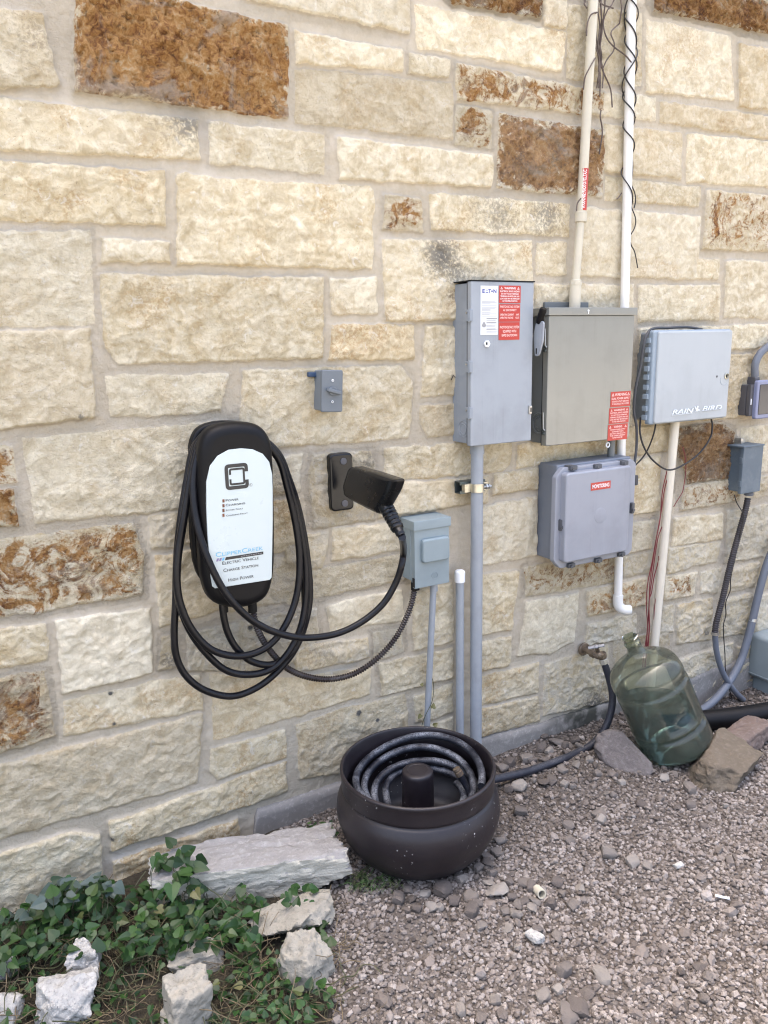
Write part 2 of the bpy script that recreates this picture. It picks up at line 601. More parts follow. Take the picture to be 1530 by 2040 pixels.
# ---------------------------------------------------------------- the stone wall
# every block traced: kind, corners in photo pixels (carried onto the wall plane)
STONES = """
c -80,8 85,22 118,165 112,176 -80,172
R 150,-45 576,50 574,236 147,182
c 450,-90 822,-60 818,66 485,-5
c 588,60 806,97 806,143 590,125
c 817,102 899,117 899,156 817,145
c 588,133 905,165 907,277 590,243
y -80,182 397,237 400,320 -80,292
c 418,240 650,265 648,347 418,325
c 673,270 984,310 982,372 677,357
y -80,312 330,341 331,449 -80,437
y 353,345 372,342 400,350 740,371 750,380 745,537 354,525
c -80,458 182,460 190,648 -80,652
c 202,473 340,480 340,523 205,524
o 200,546 646,552 644,714 234,726 208,690
c 660,553 752,553 754,625 664,628
y 660,645 825,646 828,717 658,718
c -80,660 180,655 192,833 -80,862
c 213,748 455,744 443,822 219,832
o 483,737 800,727 826,762 823,835 815,873 600,890 478,900
c 43,874 455,838 455,1003 71,1046 60,960
c 475,915 604,906 600,980 475,995
g 624,906 742,897 752,920 748,1035 628,1056 616,955
c 768,893 868,888 872,884 1022,880 1020,925 1005,940 768,960
c 752,965 975,948 975,1000 755,1032
c 985,946 1075,932 1075,974 983,988
g 565,1075 656,1060 657,1085 644,1130 570,1145
c 664,1055 860,1030 860,1088 662,1119
o 570,1150 620,1138 880,1090 880,1140 625,1196 575,1205
w 652,1210 690,1195 803,1176 808,1236 660,1262
g 575,1225 632,1212 636,1262 580,1275
g 585,1288 735,1270 739,1312 588,1342
g 745,1262 805,1250 808,1300 750,1320
o 759,1322 850,1303 905,1292 905,1352 760,1388
o 822,1180 905,1160 905,1280 825,1298
y 422,1345 575,1352 743,1330 738,1385 425,1480
c 420,1494 570,1457 572,1512 435,1556 418,1540
y 217,1639 574,1518 574,1580 224,1697
o 592,1446 680,1415 811,1383 816,1450 816,1520 600,1556
o 825,1390 905,1362 905,1420 830,1442
o 830,1452 905,1430 905,1500 832,1520
r -80,880 28,890 36,962 -80,968
R -80,975 30,975 36,1048 -80,1060
r -80,1085 268,1043 290,1110 284,1185 -80,1248
c -80,1270 93,1241 96,1319 -80,1345
c 110,1237 300,1211 304,1342 126,1385
g 296,1028 440,1005 440,1075 304,1097
c 308,1110 440,1085 440,1215 400,1228 318,1250
g 322,1272 352,1265 358,1330 316,1340
g 450,1135 560,1110 600,1125 600,1195 455,1222
g 372,1262 600,1215 640,1270 575,1330 480,1340 375,1338
c 470,1010 600,992 600,1090 470,1120
c 126,1399 330,1355 400,1345 407,1415 128,1470
r -80,1360 90,1338 112,1470 -80,1525
c -80,1545 405,1422 396,1564 -80,1697
y -80,1725 150,1658 200,1662 207,1770 -80,1880
y 224,1717 476,1632 480,1680 228,1790
y 830,5 1132,62 1122,143 833,92
R 880,-60 1085,-40 1082,36 900,5
c 1086,-50 1132,-40 1130,58 1087,50
o 1134,5 1283,25 1282,172 1132,155
R 1305,-40 1640,20 1640,90 1305,20
y 1292,35 1460,68 1467,200 1290,182
c 1475,85 1640,115 1640,235 1475,212
r 910,122 1205,182 1205,232 912,198
c 1207,182 1310,192 1310,240 1206,230
c 1318,200 1640,245 1640,292 1318,243
q 912,208 985,220 982,297 910,286
B 997,225 1205,260 1203,392 992,374
c 1205,245 1364,264 1360,355 1206,342
c 1372,265 1640,290 1640,378 1370,362
c 1210,350 1400,372 1397,412 1208,397
q 1410,378 1640,395 1640,505 1402,496
r 768,385 843,395 846,460 766,458
y 857,383 1140,405 1137,472 860,457
o 1160,412 1397,430 1393,557 1155,550
o 762,475 1062,480 1062,637 770,640
c 1073,482 1133,482 1133,547 1070,547
w 1388,515 1437,517 1435,557 1388,557
c 1448,518 1640,522 1640,640 1446,632
c 1068,565 1266,567 1266,640 1065,640
c 1275,568 1437,568 1435,637 1275,642
w 1275,655 1410,650 1640,640 1640,668 1500,695 1275,705
o 1275,712 1500,705 1495,830 1275,850
o 1505,700 1640,690 1640,825 1508,828
c 848,648 1000,650 1000,785 840,791
c 838,807 1000,803 1000,860 855,871 838,843
c 1010,655 1265,650 1262,760 1010,775
c 1010,790 1262,775 1260,850 1010,865
o 1033,885 1215,868 1215,905 1030,935
o 950,1010 1073,988 1073,1108 950,1130
o 950,1147 1034,1136 1022,1255 950,1270
q 1047,1130 1240,1098 1240,1160 1050,1190
w 1049,1198 1155,1182 1152,1237 1147,1278 1099,1304 1033,1308 1042,1249
o 950,1282 1020,1268 1018,1327 950,1340
o 950,1352 1076,1321 1075,1380 950,1410
o 950,1415 1075,1388 1079,1438 950,1472
g 1088,1325 1215,1285 1215,1400 1086,1428
q 1170,1178 1290,1150 1290,1205 1172,1230
g 1172,1245 1270,1222 1270,1268 1165,1290
y 1215,855 1340,845 1335,900 1215,912
c 1255,917 1318,908 1314,1018 1255,1026
B 1352,853 1440,838 1465,862 1462,940 1450,955 1372,962 1350,900
q 1366,970 1480,950 1475,998 1358,1018
c 1345,1031 1442,1022 1442,1075 1340,1089
g 1334,1093 1440,1080 1433,1121 1391,1128 1331,1146
o 1250,1044 1308,1035 1300,1095 1250,1103
g 1245,1110 1308,1100 1300,1142 1245,1150
q 1327,1150 1393,1139 1384,1187 1325,1198
g 1398,1141 1442,1130 1435,1181 1400,1183
g 1351,1207 1425,1190 1420,1275 1350,1285
g 1323,1207 1346,1204 1345,1260 1320,1265
g 1452,1018 1640,985 1640,1090 1447,1122
g 1450,1135 1518,1118 1505,1170 1445,1182
g 1440,1192 1500,1180 1495,1260 1435,1272
g 1515,1115 1640,1090 1640,1160 1512,1175
g 1510,1185 1640,1168 1640,1270 1505,1270
c 1480,852 1640,835 1640,930 1475,945
g 1487,955 1640,935 1640,975 1490,995
g 1345,1318 1462,1280 1460,1335 1350,1358
g 1350,1365 1470,1340 1475,1385 1372,1410
g 1470,1290 1640,1260 1640,1360 1470,1390
g 1225,1280 1335,1255 1340,1312 1225,1335
"""
# kind: rust share, yellow, grey, roughness of the split face
KIND = {'c': (0, .35, .1, .85), 'y': (0.04, .75, .0, .8), 'o': (.12, .6, .15, 1.0), 'w': (0, .1, .0, .7), 'g': (.03, .25, .6, 1.1),
        'r': (.53, .5, .25, 1.3), 'q': (.43, .5, .3, 1.2), 'R': (.80, .5, .3, 1.7), 'B': (.70, .3, .68, 1.7)}

stones = []
for ln in STONES.strip().splitlines():
    k, *pp = ln.split()
    pts = [P(*map(float, q.split(','))) for q in pp]
    stones.append((k, [(p.x, p.z) for p in pts]))
# outside the photograph the same coursed masonry goes on
TX0, TX1, TZ1 = -0.22, 3.30, 2.78


def course(x0, x1, z0, z1, seed):
    r = random.Random(seed)
    z = z0
    while z < z1:
        h = r.uniform(.10, .21)
        x = x0
        while x < x1:
            w = r.uniform(.2, .62)
            e = min(x + w, x1)
            if e - x > .06:
                k = r.choice('cccyyoogwrR')
                stones.append((k, [(x, z), (e - .022, z), (e - .022, z + h - .022), (x, z + h - .022)]))
            x = e
        z += h


course(-3.5, TX0 - .005, 0.0, 6.2, 3)
course(TX1, 7.5, 0.08, 6.2, 4)
course(TX0, TX1, TZ1, 6.2, 5)


def axis(a, f0, f1, b, fine, coarse):
    return np.concatenate([np.arange(a, f0, coarse), np.arange(f0, f1, fine), np.arange(f1, b + coarse, coarse)])


gx = axis(-3.5, -0.9, 3.9, 7.5, 0.0042, 0.04)
gz = axis(-0.12, -0.119, 3.0, 6.2, 0.0042, 0.04)
XX, ZZ = np.meshgrid(gx, gz)
wx = XX + 0.0045 * fbm(XX * 14, ZZ * 14, 3, 3) + 0.0022 * gn(XX * 70, ZZ * 70, 9)
wz = ZZ + 0.0045 * fbm(XX * 14 + 40, ZZ * 14, 5, 3) + 0.0022 * gn(XX * 70, ZZ * 70, 11)
DD = np.full(XX.shape, -1.0)
A = {k: np.zeros(XX.shape) for k in ('rust', 'yel', 'grey', 'tone', 'split')}
RO = np.full(XX.shape, .5)
SHX, SHZ = np.zeros(XX.shape), np.zeros(XX.shape)
TILT = np.zeros(XX.shape)
for si, (k, pts) in enumerate(stones):
    pts = np.array(pts)
    (x0, z0), (x1, z1) = pts.min(0) - .03, pts.max(0) + .03
    i0, i1 = np.searchsorted(gx, [x0, x1])
    j0, j1 = np.searchsorted(gz, [z0, z1])
    if i1 <= i0 or j1 <= j0: continue
    sl = (slice(j0, j1), slice(i0, i1))
    x, z = wx[sl], wz[sl]
    d2 = np.full(x.shape, 9.0)
    ins = np.zeros(x.shape, bool)
    n = len(pts)
    for q in range(n):
        a, b = pts[q], pts[(q + 1) % n]
        e = b - a
        t = np.clip(((x - a[0]) * e[0] + (z - a[1]) * e[1]) / (e @ e), 0, 1)
        d2 = np.minimum(d2, (x - a[0] - t * e[0]) ** 2 + (z - a[1] - t * e[1]) ** 2)
        c = ((a[1] > z) != (b[1] > z)) & (x < (b[0] - a[0]) * (z - a[1]) / (b[1] - a[1] + 1e-12) + a[0])
        ins ^= c
    d = np.where(ins, np.sqrt(d2), -np.sqrt(d2))
    better = d > DD[sl]
    r = random.Random(si * 7 + 1)
    ru, ye, gr, ro = KIND[k]
    DD[sl] = np.where(better, d, DD[sl])
    for nm, v in (('rust', ru), ('yel', ye + r.uniform(-.35, .3)), ('grey', gr), ('tone', r.random()), ('split', ro * r.uniform(.35, 1.15))):
        A[nm][sl] = np.where(better, v, A[nm][sl])
    RO[sl] = np.where(better, ro * r.uniform(.85, 1.2), RO[sl])
    SHX[sl] = np.where(better, r.uniform(0, 60), SHX[sl])
    SHZ[sl] = np.where(better, r.uniform(0, 60), SHZ[sl])
    cx, cz = pts.mean(0)
    tl = r.uniform(-.004, .006) + (XX[sl] - cx) * r.uniform(-.02, .02) + (ZZ[sl] - cz) * r.uniform(-.04, .04)
    TILT[sl] = np.where(better, tl, TILT[sl])
U, V = XX + SHX, ZZ + SHZ
w1 = U + .02 * fbm(U * 11, V * 11, 21, 3), V + .02 * fbm(U * 11 + 9, V * 11, 22, 3)
big = fbm(w1[0] * 8, w1[1] * 10, 31, 3)
def terrace(v, k):
    v = v * k
    f = np.floor(v)
    return (f + ss(v - f, .55, .98)) / k


chips = terrace(fbm(w1[0] * 15, w1[1] * 19, 41, 4, .5), 3.2) + .45 * terrace(fbm(w1[0] * 34, w1[1] * 40, 43, 3, .5), 2.6)
fine = fbm(w1[0] * 70, w1[1] * 85, 51, 3, .65)
pit = ss(fbm(U * 42, V * 42, 61, 3), .35, .75)
relief = (.0036 * big + .0052 * chips + .0014 * fine) * RO - .010 * pit * ss(RO, 1.15, 1.7)
DD = DD + .0018 + .0022 * fbm(XX * 26, ZZ * 26, 77, 3)
edge = ss(DD, -.0025, .006)
H = edge * (.0085 + .0012 * ss(DD, .003, .03) + TILT + relief * ss(DD, .000, .014))
H = np.maximum(H, edge * .003)
H += (1 - edge) * (.0018 * fbm(XX * 30, ZZ * 30, 71, 4) + .0012 * gn(XX * 9, ZZ * 30, 72))
A['rust'] = A['rust'] * (.62 + .38 * ss(DD, .0, .03))
# grey-black lichen and run-off stains, rust spots, and small holes with their shade painted dark: place in photo pixels, radius in metres, strength
ST = np.zeros(XX.shape)
for px, py, r_, s_ in ((375, 240, .06, .8), (345, 232, .07, .45), (880, 510, .075, .9), (905, 535, .06, .7), (1000, 430, .10, .55), (1090, 430, .09, .65), (960, 420, .07, .4),
                       (75, 75, .08, .35), (1110, 320, .05, .5), (700, 925, .04, .45), (735, 925, .05, .6), (645, 1300, .08, .4), (1185, 1420, .10, 1.0), (1170, 1450, .12, .8),
                       (925, 560, .08, .5), (335, 1315, .03, .6), (40, 1230, .05, .3), (1040, 340, .08, .5), (1000, 650, .08, .25), (716, 1421, .010, 1.6), (754, 1436, .008, 1.5), (785, 1462, .008, 1.5), (221, 1384, .007, 1.5), (228, 1443, .005, 1.5), (500, 1251, .009, 1.4), (222, 1672, .007, 1.3), (897, 590, .02, .5), (160, 830, .012, .8)):
    p = P(px, py)
    ST = np.maximum(ST, s_ * np.exp(-(((XX - p.x) / r_) ** 2 + ((ZZ - p.z) / r_) ** 2)))
nz, nx = XX.shape
verts = np.stack([XX.ravel(), (.012 - H).ravel(), ZZ.ravel()], 1)
ii = (np.arange(nz - 1)[:, None] * nx + np.arange(nx - 1)[None, :]).ravel()
faces = np.stack([ii, ii + 1, ii + nx + 1, ii + nx], 1)

t = NT('limestone')
mo, ru, ye, gr, to, st, sp = [t.attr(a) for a in ('mort', 'rust', 'yel', 'grey', 'tone', 'stain_hole', 'split')]
c1 = t.co()
n_big = t.noise(5.5, 5, .6, .6)
n_mid = t.noise(22, 6, .65, .8)
n_fin = t.noise(110, 6, .7, .3)
n_spk = t.noise(240, 3, .6)
n_midc = t.sstep(n_mid, .30, .70)
n_45 = t.noise(48, 6, .7, .6)
pale = t.mix(n_midc, (.45, .385, .262), (.71, .645, .49))
yel = t.mix(n_midc, (.45, .345, .18), (.67, .57, .375))
f = t.math('MULTIPLY_ADD', ye, .55, t.math('MULTIPLY_ADD', n_big, 1.5, -.72), clamp=True)
col = t.mix(f, pale, yel)
# ochre veins
och = t.math('MULTIPLY', t.sstep(n_big, .49, .66), t.sstep(n_fin, .42, .60), clamp=True)
col = t.mix(t.math('MULTIPLY', och, t.math('MULTIPLY_ADD', ye, .85, .14), clamp=True), col, (.34, .21, .085))
col = t.mix(t.math('MULTIPLY', t.sstep(n_45, .47, .60), .30), col, (.36, .30, .21))
# white bruises left by the chisel
col = t.mix(t.math('MULTIPLY', t.sstep(t.noise(34, 5, .7, 1.2), .56, .70), .6), col, (.68, .65, .58))
greyc = t.mix(n_fin, (.22, .20, .175), (.52, .49, .43))
col = t.mix(t.math('MULTIPLY', gr, t.sstep(n_mid, .40, .66), clamp=True), col, greyc)
# dark pin-holes
col = t.mix(t.math('MULTIPLY', t.sstep(n_spk, .63, .72), .65), col, (.16, .12, .085))
col = t.mix(t.math('MULTIPLY_ADD', to, 1.1, -.55, clamp=True), col, t.mix(.55, col, (.36, .28, .18)))
col = t.mix(t.math('MULTIPLY_ADD', to, -1.3, .50, clamp=True), col, t.mix(.45, col, (.70, .67, .58)))
# rusty iron crust
rn = t.math('ADD', t.math('MULTIPLY', t.noise(15, 7, .70, 1.9), .75), t.math('MULTIPLY', n_fin, .25))
rm = t.sstep(t.math('ADD', rn, t.math('MULTIPLY_ADD', ru, .50, -.20)), .48, .60)
rm = t.math('MULTIPLY', rm, t.sstep(ru, .005, .06), clamp=True)
rustc = t.ramp(t.math('ADD', t.math('MULTIPLY', t.noise(60, 7, .75, 1.0), .62), t.math('MULTIPLY', t.noise(8, 5, .65), .38)),
               [(.34, (.030, .015, .010)), (.43, (.15, .065, .024)), (.50, (.28, .145, .048)), (.56, (.34, .205, .085)), (.62, (.36, .27, .17)), (.70, (.50, .43, .32))])
rustc = t.mix(t.math('MULTIPLY', t.sstep(t.noise(6, 6, .7, .8), .50, .62), .75), rustc, t.mix(n_fin, (.17, .125, .085), (.40, .34, .265)))
rustc = t.mix(t.math('MULTIPLY', t.sstep(t.noise(46, 5, .7, .8), .56, .66), .6), rustc, (.035, .018, .012))
rustc = t.mix(t.math('MULTIPLY', t.sstep(gr, .5, .9), .6), rustc, t.mix(n_45, (.10, .075, .05), (.33, .28, .22)))
col = t.mix(rm, col, rustc)
col = t.mix(t.math('MULTIPLY', st, t.sstep(t.math('ADD', n_fin, t.math('MULTIPLY_ADD', st, .25, -.12)), .40, .58), clamp=True), col, (.095, .092, .085))
mcol = t.mix(t.noise(60, 5, .7), (.385, .335, .255), (.52, .46, .365))
mcol = t.mix(t.math('MULTIPLY', t.sstep(t.noise(7, 5, .6), .5, .68), .5), mcol, (.54, .49, .42))
mcol = t.mix(t.math('MULTIPLY', st, .6), mcol, (.10, .10, .09))
mm = t.sstep(t.math('ADD', mo, t.math('MULTIPLY_ADD', n_fin, .5, -.25)), .38, .62)
col = t.mix(mm, col, mcol)
bm_ = t.math('ADD', t.math('MULTIPLY', n_fin, 1.0), t.math('MULTIPLY', n_spk, .35))
nm = t.bump(bm_, t.math('MULTIPLY_ADD', sp, .75, .10), .008)
nm = t.bump(n_45, t.math('MULTIPLY', sp, .52), .012, nm)
nm = t.bump(n_mid, .32, .012, nm)
M['stone'] = t.out(col, .88, nm, Specular_IOR_Level=.25)

wall = thing('stone_wall', (0, 0, 0), 'tall cream limestone block wall with rust brown stones and wide mortar joints', 'wall')
mort = 1 - ss(DD, -.003, .006)
big_mesh('masonry', verts, faces, M['stone'], True,
         dict(mort=mort, rust=A['rust'], yel=A['yel'], grey=A['grey'], tone=A['tone'], split=A['split'], stain_hole=ST), parent=wall)

t = NT('concrete')
n1, n2 = t.noise(9, 6, .65), t.noise(70, 5, .65)
c = t.mix(n1, (.17, .16, .15), (.31, .29, .265))
c = t.mix(t.math('MULTIPLY', t.sstep(n2, .5, .7), .4), c, (.46, .44, .41))
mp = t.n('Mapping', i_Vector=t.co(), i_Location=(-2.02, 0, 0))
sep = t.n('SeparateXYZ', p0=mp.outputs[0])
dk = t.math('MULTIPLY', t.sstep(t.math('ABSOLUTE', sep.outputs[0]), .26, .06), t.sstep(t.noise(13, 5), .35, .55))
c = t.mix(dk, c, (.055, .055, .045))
M['concrete'] = t.out(c, .9, t.bump(n2, .5, .004))
# rendered footing: a strip with a ragged top
fx = np.arange(.645, 5.2, .01)
fz = .070 + .006 * fbm(fx * 6, fx * 0, 81, 3) + .003 * gn(fx * 40, fx * 0, 83) - .018 * ss(fx, 1.5, 1.85)
fz = fz - .10 * ss(fx, .66, .645)
rows = []
for k in range(9):
    u = k / 8
    z = -.12 + (fz + .12) * u
    y = -.004 + .003 * fbm(fx * 9, z * 9, 85, 3)
    rows.append(np.stack([fx, y, z], 1))
rows.append(np.stack([fx, .002 + 0 * fx, fz + .004], 1))
rows.append(np.stack([fx, .014 + 0 * fx, fz + .006], 1))
v = np.concatenate(rows)
nf = len(fx)
ii = (np.arange(len(rows) - 1)[:, None] * nf + np.arange(nf - 1)[None, :]).ravel()
big_mesh('concrete_footing', v, np.stack([ii, ii + 1, ii + nf + 1, ii + nf], 1), M['concrete'], True, parent=wall)
MB().box(-6, 11, .03, .40, -.3, 6.2, 0).build('sun_block_core', M['concrete'], wall)  # unseen backing, added to block the sun from behind

# ---------------------------------------------------------------- the ground: one sheet, gravel yard and weedy bed
def zg(x, y):
    x, y = np.asarray(x, float), np.asarray(y, float)
    near = np.exp(-((x - 1) ** 2 + (y + .6) ** 2) / 9)
    return near * (.010 * fbm(x * 2.2, y * 2.2, 91, 3) + .004 * fbm(x * 11, y * 11, 92, 2)) - .004 - .095 * ss(x, 2.15, 2.5) * ss(y, -.42, -.16)


def bed(x, y):
    """1 in the weedy bed, 0 on the gravel; the border runs out from the pot"""
    x, y = np.asarray(x, float), np.asarray(y, float)
    b = .74 - .20 * ss(-y, .40, .80) + .05 * fbm(x * 5, y * 5, 95, 3)
    return ss(b - x, -.03, .05)


def zf(x, y):
    return float(zg(np.array([x]), np.array([y]))[0])


ex = np.concatenate([[-300, -80, -25, -8, -4], np.arange(-2, -.4, .08), np.arange(-.4, 3.4, .016), np.arange(3.4, 6, .1), [8, 14, 30, 90, 300]])
ey = np.concatenate([[-400, -90, -30, -12, -6, -4], np.arange(-3, -1.45, .08), np.arange(-1.45, .02, .016), [.03, .1, .5, 3, 12, 60, 300]])
GX, GY = np.meshgrid(ex, ey)
gzv = zg(GX, GY)
bd = bed(GX, GY)
ny_, nx_ = GX.shape
ii = (np.arange(ny_ - 1)[:, None] * nx_ + np.arange(nx_ - 1)[None, :]).ravel()
t = NT('ground')
b_ = t.attr('bed')
v1 = t.vor(95)
peb = t.mix(t.noise(30, 3), v1.outputs['Color'], (.5, .5, .5))
bw = t.n('RGBToBW', p0=peb)
gcol = t.ramp(bw.outputs[0], [(.2, (.05, .042, .035)), (.5, (.11, .092, .078)), (.8, (.19, .168, .148))])
gcol = t.mix(t.sstep(v1.outputs['Distance'], .55, .85), gcol, (.055, .048, .044))
gcol = t.mix(t.math('MULTIPLY', t.sstep(t.noise(3.2, 4), .5, .66), .55), gcol, (.13, .115, .105))
scol = t.mix(t.noise(40, 6, .7), (.020, .017, .012), (.070, .060, .043))
g2 = t.mix(b_, gcol, scol)
nm = t.bump(t.math('SUBTRACT', 1.0, v1.outputs['Distance']), .6, .008)
nm = t.bump(t.noise(110, 4, .6), .5, .005, nm)
M['ground'] = t.out(g2, .95, nm, Specular_IOR_Level=.2)
gr_ = big_mesh('ground', np.stack([GX.ravel(), GY.ravel(), gzv.ravel()], 1), np.stack([ii, ii + 1, ii + nx_ + 1, ii + nx_], 1), M['ground'], True, dict(bed=bd))
tag(gr_, 'crushed grey gravel yard and weedy soil along the foot of the wall', None, None, 'structure')

dv = MB().add([(-30, -12, .004), (30, -12, .004), (30, -2.45, .004), (-30, -2.45, .004)], [(0, 1, 2, 3)])  # unseen sheet added so that it bounces sunlight onto the wall
t = NT('bounce_sheet')
c = t.mix(t.noise(3, 6, .65), (.20, .19, .17), (.27, .255, .23))
M['bounce_sheet'] = t.out(c, .9, t.bump(t.noise(90, 4), .3, .003))
tag(dv.build('bounce_sheet', M['bounce_sheet'], None), 'added unseen concrete sheet bouncing sunlight onto the wall', None, None, 'structure')
# ---------------------------------------------------------------- helpers for boxes on the wall
def front(l, r, tp, bt, d):
    """x0, x1, z0, z1 of a box face at depth d from the middles of its four sides in the photo"""
    return P(*l, -d).x, P(*r, -d).x, P(*bt, -d).z, P(*tp, -d).z


def screw(name, x, y, z, r, mat, parent, lobes=False):
    m_ = MB().cyl((x, y, z), (x, y - .003, z), r, 12, bev=.0008)
    return m_.build(name, mat, parent)


def label_plate(name, x0, x1, z0, z1, y, mat, parent, lab=None):
    o = MB().slab(rect(x0, x1, z0, z1), y, y - .0006).build(name, mat, parent)
    if lab: o['label'] = lab
    return o


def warn_text(x0, x1, z0, z1, y, lines, mat, parent, head=True):
    """lines of capitals spread down a label"""
    mb = MB()
    w, h = x1 - x0, z1 - z0
    n = len(lines)
    tot = sum(k for _, k, _ in lines)
    z = z1 - h * .05
    for s, k, wf in lines:
        lh = h * .90 * k / tot
        z -= lh
        if s:
            put_text(mb, s, (x0 + x1) / 2, y, z + lh * .22, lh * .60, w=w * wf, align='C', bold=.012)
            if head and s == 'WARNING':
                for sg in (-1, 1): tri_sign(mb, (x0 + x1) / 2 + sg * w * .39, y, z + lh * .2, lh * .68)
    return mb.build('lettering', mat, parent, smooth=False)


# ================================================================ 1. safety switch: tall grey disconnect
d = .094
x0, x1, z0, z1 = front((938, 720), (1061, 720), (1005, 561), (995, 884), d)
e = thing('disconnect_switch', (x0, 0, z0), 'tall pale grey disconnect cabinet with one white and three red stickers on its door', 'electrical box')
c0 = .010
MB().box(x0 + .004, x1 - .004, -d + .016, .02, z0 + .006, z1 - .004, .003).build('case', M['disc_shaded'], e)
MB().slab(rounded(rect(x0, x1, z0, z1), .004, 3), -d + .018, -d, .003, 3).build('door', M['disc_paint'], e)
MB().box(x0 + .0005, x0 + .004, -d + .0182, -d + .0225, z0 + .004, z1 - .002, 0).build('seam_shade', M['hole_shade'], e)  # dark strip painted as a shadow gap behind the door
MB().box(x0 - .001, x1 + .003, -d - .002, .012, z1, z1 + .0035, .001).build('drip_edge', M['black_plastic'], e)
for py in (628, 731, 823):
    hz = P(938, py, -d).z
    h = MB().box(x0 - .007, x0 + .006, -d - .0035, -d + .022, hz - .017, hz + .017, .0015)
    h.cyl((x0 - .004, -d + .004, hz - .019), (x0 - .004, -d + .004, hz + .019), .0042, 10)
    ho = h.build('hinge', M['disc_shaded'], e)
    MB().cyl((x0 - .006, -d + .012, hz + .008), (x0 - .010, -d + .012, hz + .008), .003, 8).build('rivet', M['zinc'], ho)
kz = P(914, 856, -.05).z
kn = MB()
for r_ in (.026, .017):
    pts = [(x0 + .0035, -.048 + r_ * cos(a), kz + r_ * sin(a)) for a in np.linspace(0, 2 * pi, 33)]
    kn.tube(pts, .0012, 6)
kn.build('knockout', M['disc_shaded'], e)
MB().cyl((P(969, 685, -d).x, -d, P(969, 685, -d).z), (P(969, 685, -d).x, -d - .006, P(969, 685, -d).z), .0115, 6, bev=.001).build('door_bolt', M['cap_white'], e)
bz = P(969, 685, -d)
MB().box(bz.x - .006, bz.x - .001, -d - .0075, -d - .005, bz.z - .003, bz.z + .005, 0).build('slot', M['hole_shade'], e.children[-1])
lz = P(1055, 816, -d)
hl = MB().box(lz.x - .006, lz.x + .006, -d - .007, -d + .002, lz.z - .014, lz.z + .014, .003)
hl.build('hasp', M['zinc'], e)
MB().box(lz.x - .002, lz.x + .002, -d - .009, -d - .006, lz.z - .007, lz.z + .007, .001).build('hasp_slot', M['hole_shade'], e.children[-1])
# white rating label
a, b = P(957, 569, -d), P(989, 667, -d)
bx = P(992, 569, -d).x
wl = label_plate('rating_label', a.x, bx, b.z, a.z, -d - .0006, M['white_label'], e)
w, h = bx - a.x, a.z - b.z
yy = -d - .0016
tx = MB()
lx = a.x + w * .10
for s, f0, f1 in (('E', 0, .17), ('T', .42, .60), ('N', .78, 1.0)):
    put_text(tx, s, lx + w * .8 * f0, yy, a.z - h * .145, h * .075, w=w * .8 * (f1 - f0), bold=.03)
for f0, dz in ((.24, 0), (.34, 0), (.29, .045)):
    tx.add([(lx + w * .8 * f0 + u, yy, a.z - h * (.145 - dz) + v_) for u, v_ in ((0, 0), (.0035, 0), (.0035, .003), (0, .003))], [(0, 1, 2, 3)])
tx.add([(lx + w * .8 * .68 + .003 * cos(q), yy, a.z - h * .11 + .003 * sin(q)) for q in np.linspace(0, 2 * pi, 11)[:-1]], [tuple(range(10))])
tx.build('maker_mark', M['ink_blue'], wl, smooth=False)
tx = MB()
r = random.Random(4)
for k, f0 in enumerate((.315, .335, .36, .40, .43, .452, .478, .50, .53, .55, .578, .61)):
    ww = w * r.choice((.5, .75, .85, .85, .45))
    tx.add([(a.x + w * .07 + u, yy, a.z - h * f0 - v_) for u, v_ in ((0, 0), (ww, 0), (ww, .0011), (0, .0011))], [(0, 1, 2, 3)])
for k, f0 in enumerate((.655, .668, .70, .735, .755, .80, .82, .87, .885, .92, .94)):
    ww = w * r.uniform(.5, .64)
    t_ = .0022 if k in (0, 3, 7) else .001
    tx.add([(a.x + w * .34 + u, yy, a.z - h * f0 - v_) for u, v_ in ((0, 0), (ww, 0), (ww, t_), (0, t_))], [(0, 1, 2, 3)])
tx.add([(a.x + w * (.20 + .11 * cos(q) * (1 + .25 * sin(3 * q))), yy, a.z - h * (.79 + .055 * sin(q))) for q in np.linspace(0, 2 * pi, 17)[:-1]], [tuple(range(16))])
tx.build('small_print', M['ink_grey'], wl, smooth=False)
# red warning labels
rx0, rx1 = P(994, 569, -d).x, P(1037, 569, -d).x
zz = [P(1015, q, -d).z for q in (569, 604, 606, 641, 642, 677)]
L1 = [('WARNING', 1.5, .52), ('ELECTRICAL SHOCK HAZARD', 1.1, .9), ('DO NOT TOUCH TERMINALS', 1, .8), ('TERMINALS ON BOTH LINE AND', 1, .88), ('LOAD SIDES MAY BE ENERGIZED', 1, .9), ('IN THE OPEN POSITION', 1, .68)]
L2 = [('PHOTOVOLTAIC SYSTEM', 1.1, .88), ('AC DISCONNECT', 1.1, .62), ('', .4, 1), ('OPERATING CURRENT      AMPS', 1, .88), ('OPERATING VOLTAGE      VOLTS', 1, .88), ('', .5, 1)]
L3 = [('', .5, 1), ('PHOTOVOLTAIC SYSTEM', 1, .9), ('EQUIPPED WITH', 1, .62), ('RAPID SHUTDOWN', 1, .72), ('', .4, 1)]
for k, L in enumerate((L1, L2, L3)):
    lo = label_plate('warning_label', rx0, rx1 - k * .001, zz[2 * k + 1], zz[2 * k], -d - .0006, M['red_label'], e)
    warn_text(rx0, rx1, zz[2 * k + 1], zz[2 * k], -d - .0016, L, M['pink_letter'] if k else M['white_letter'], lo)
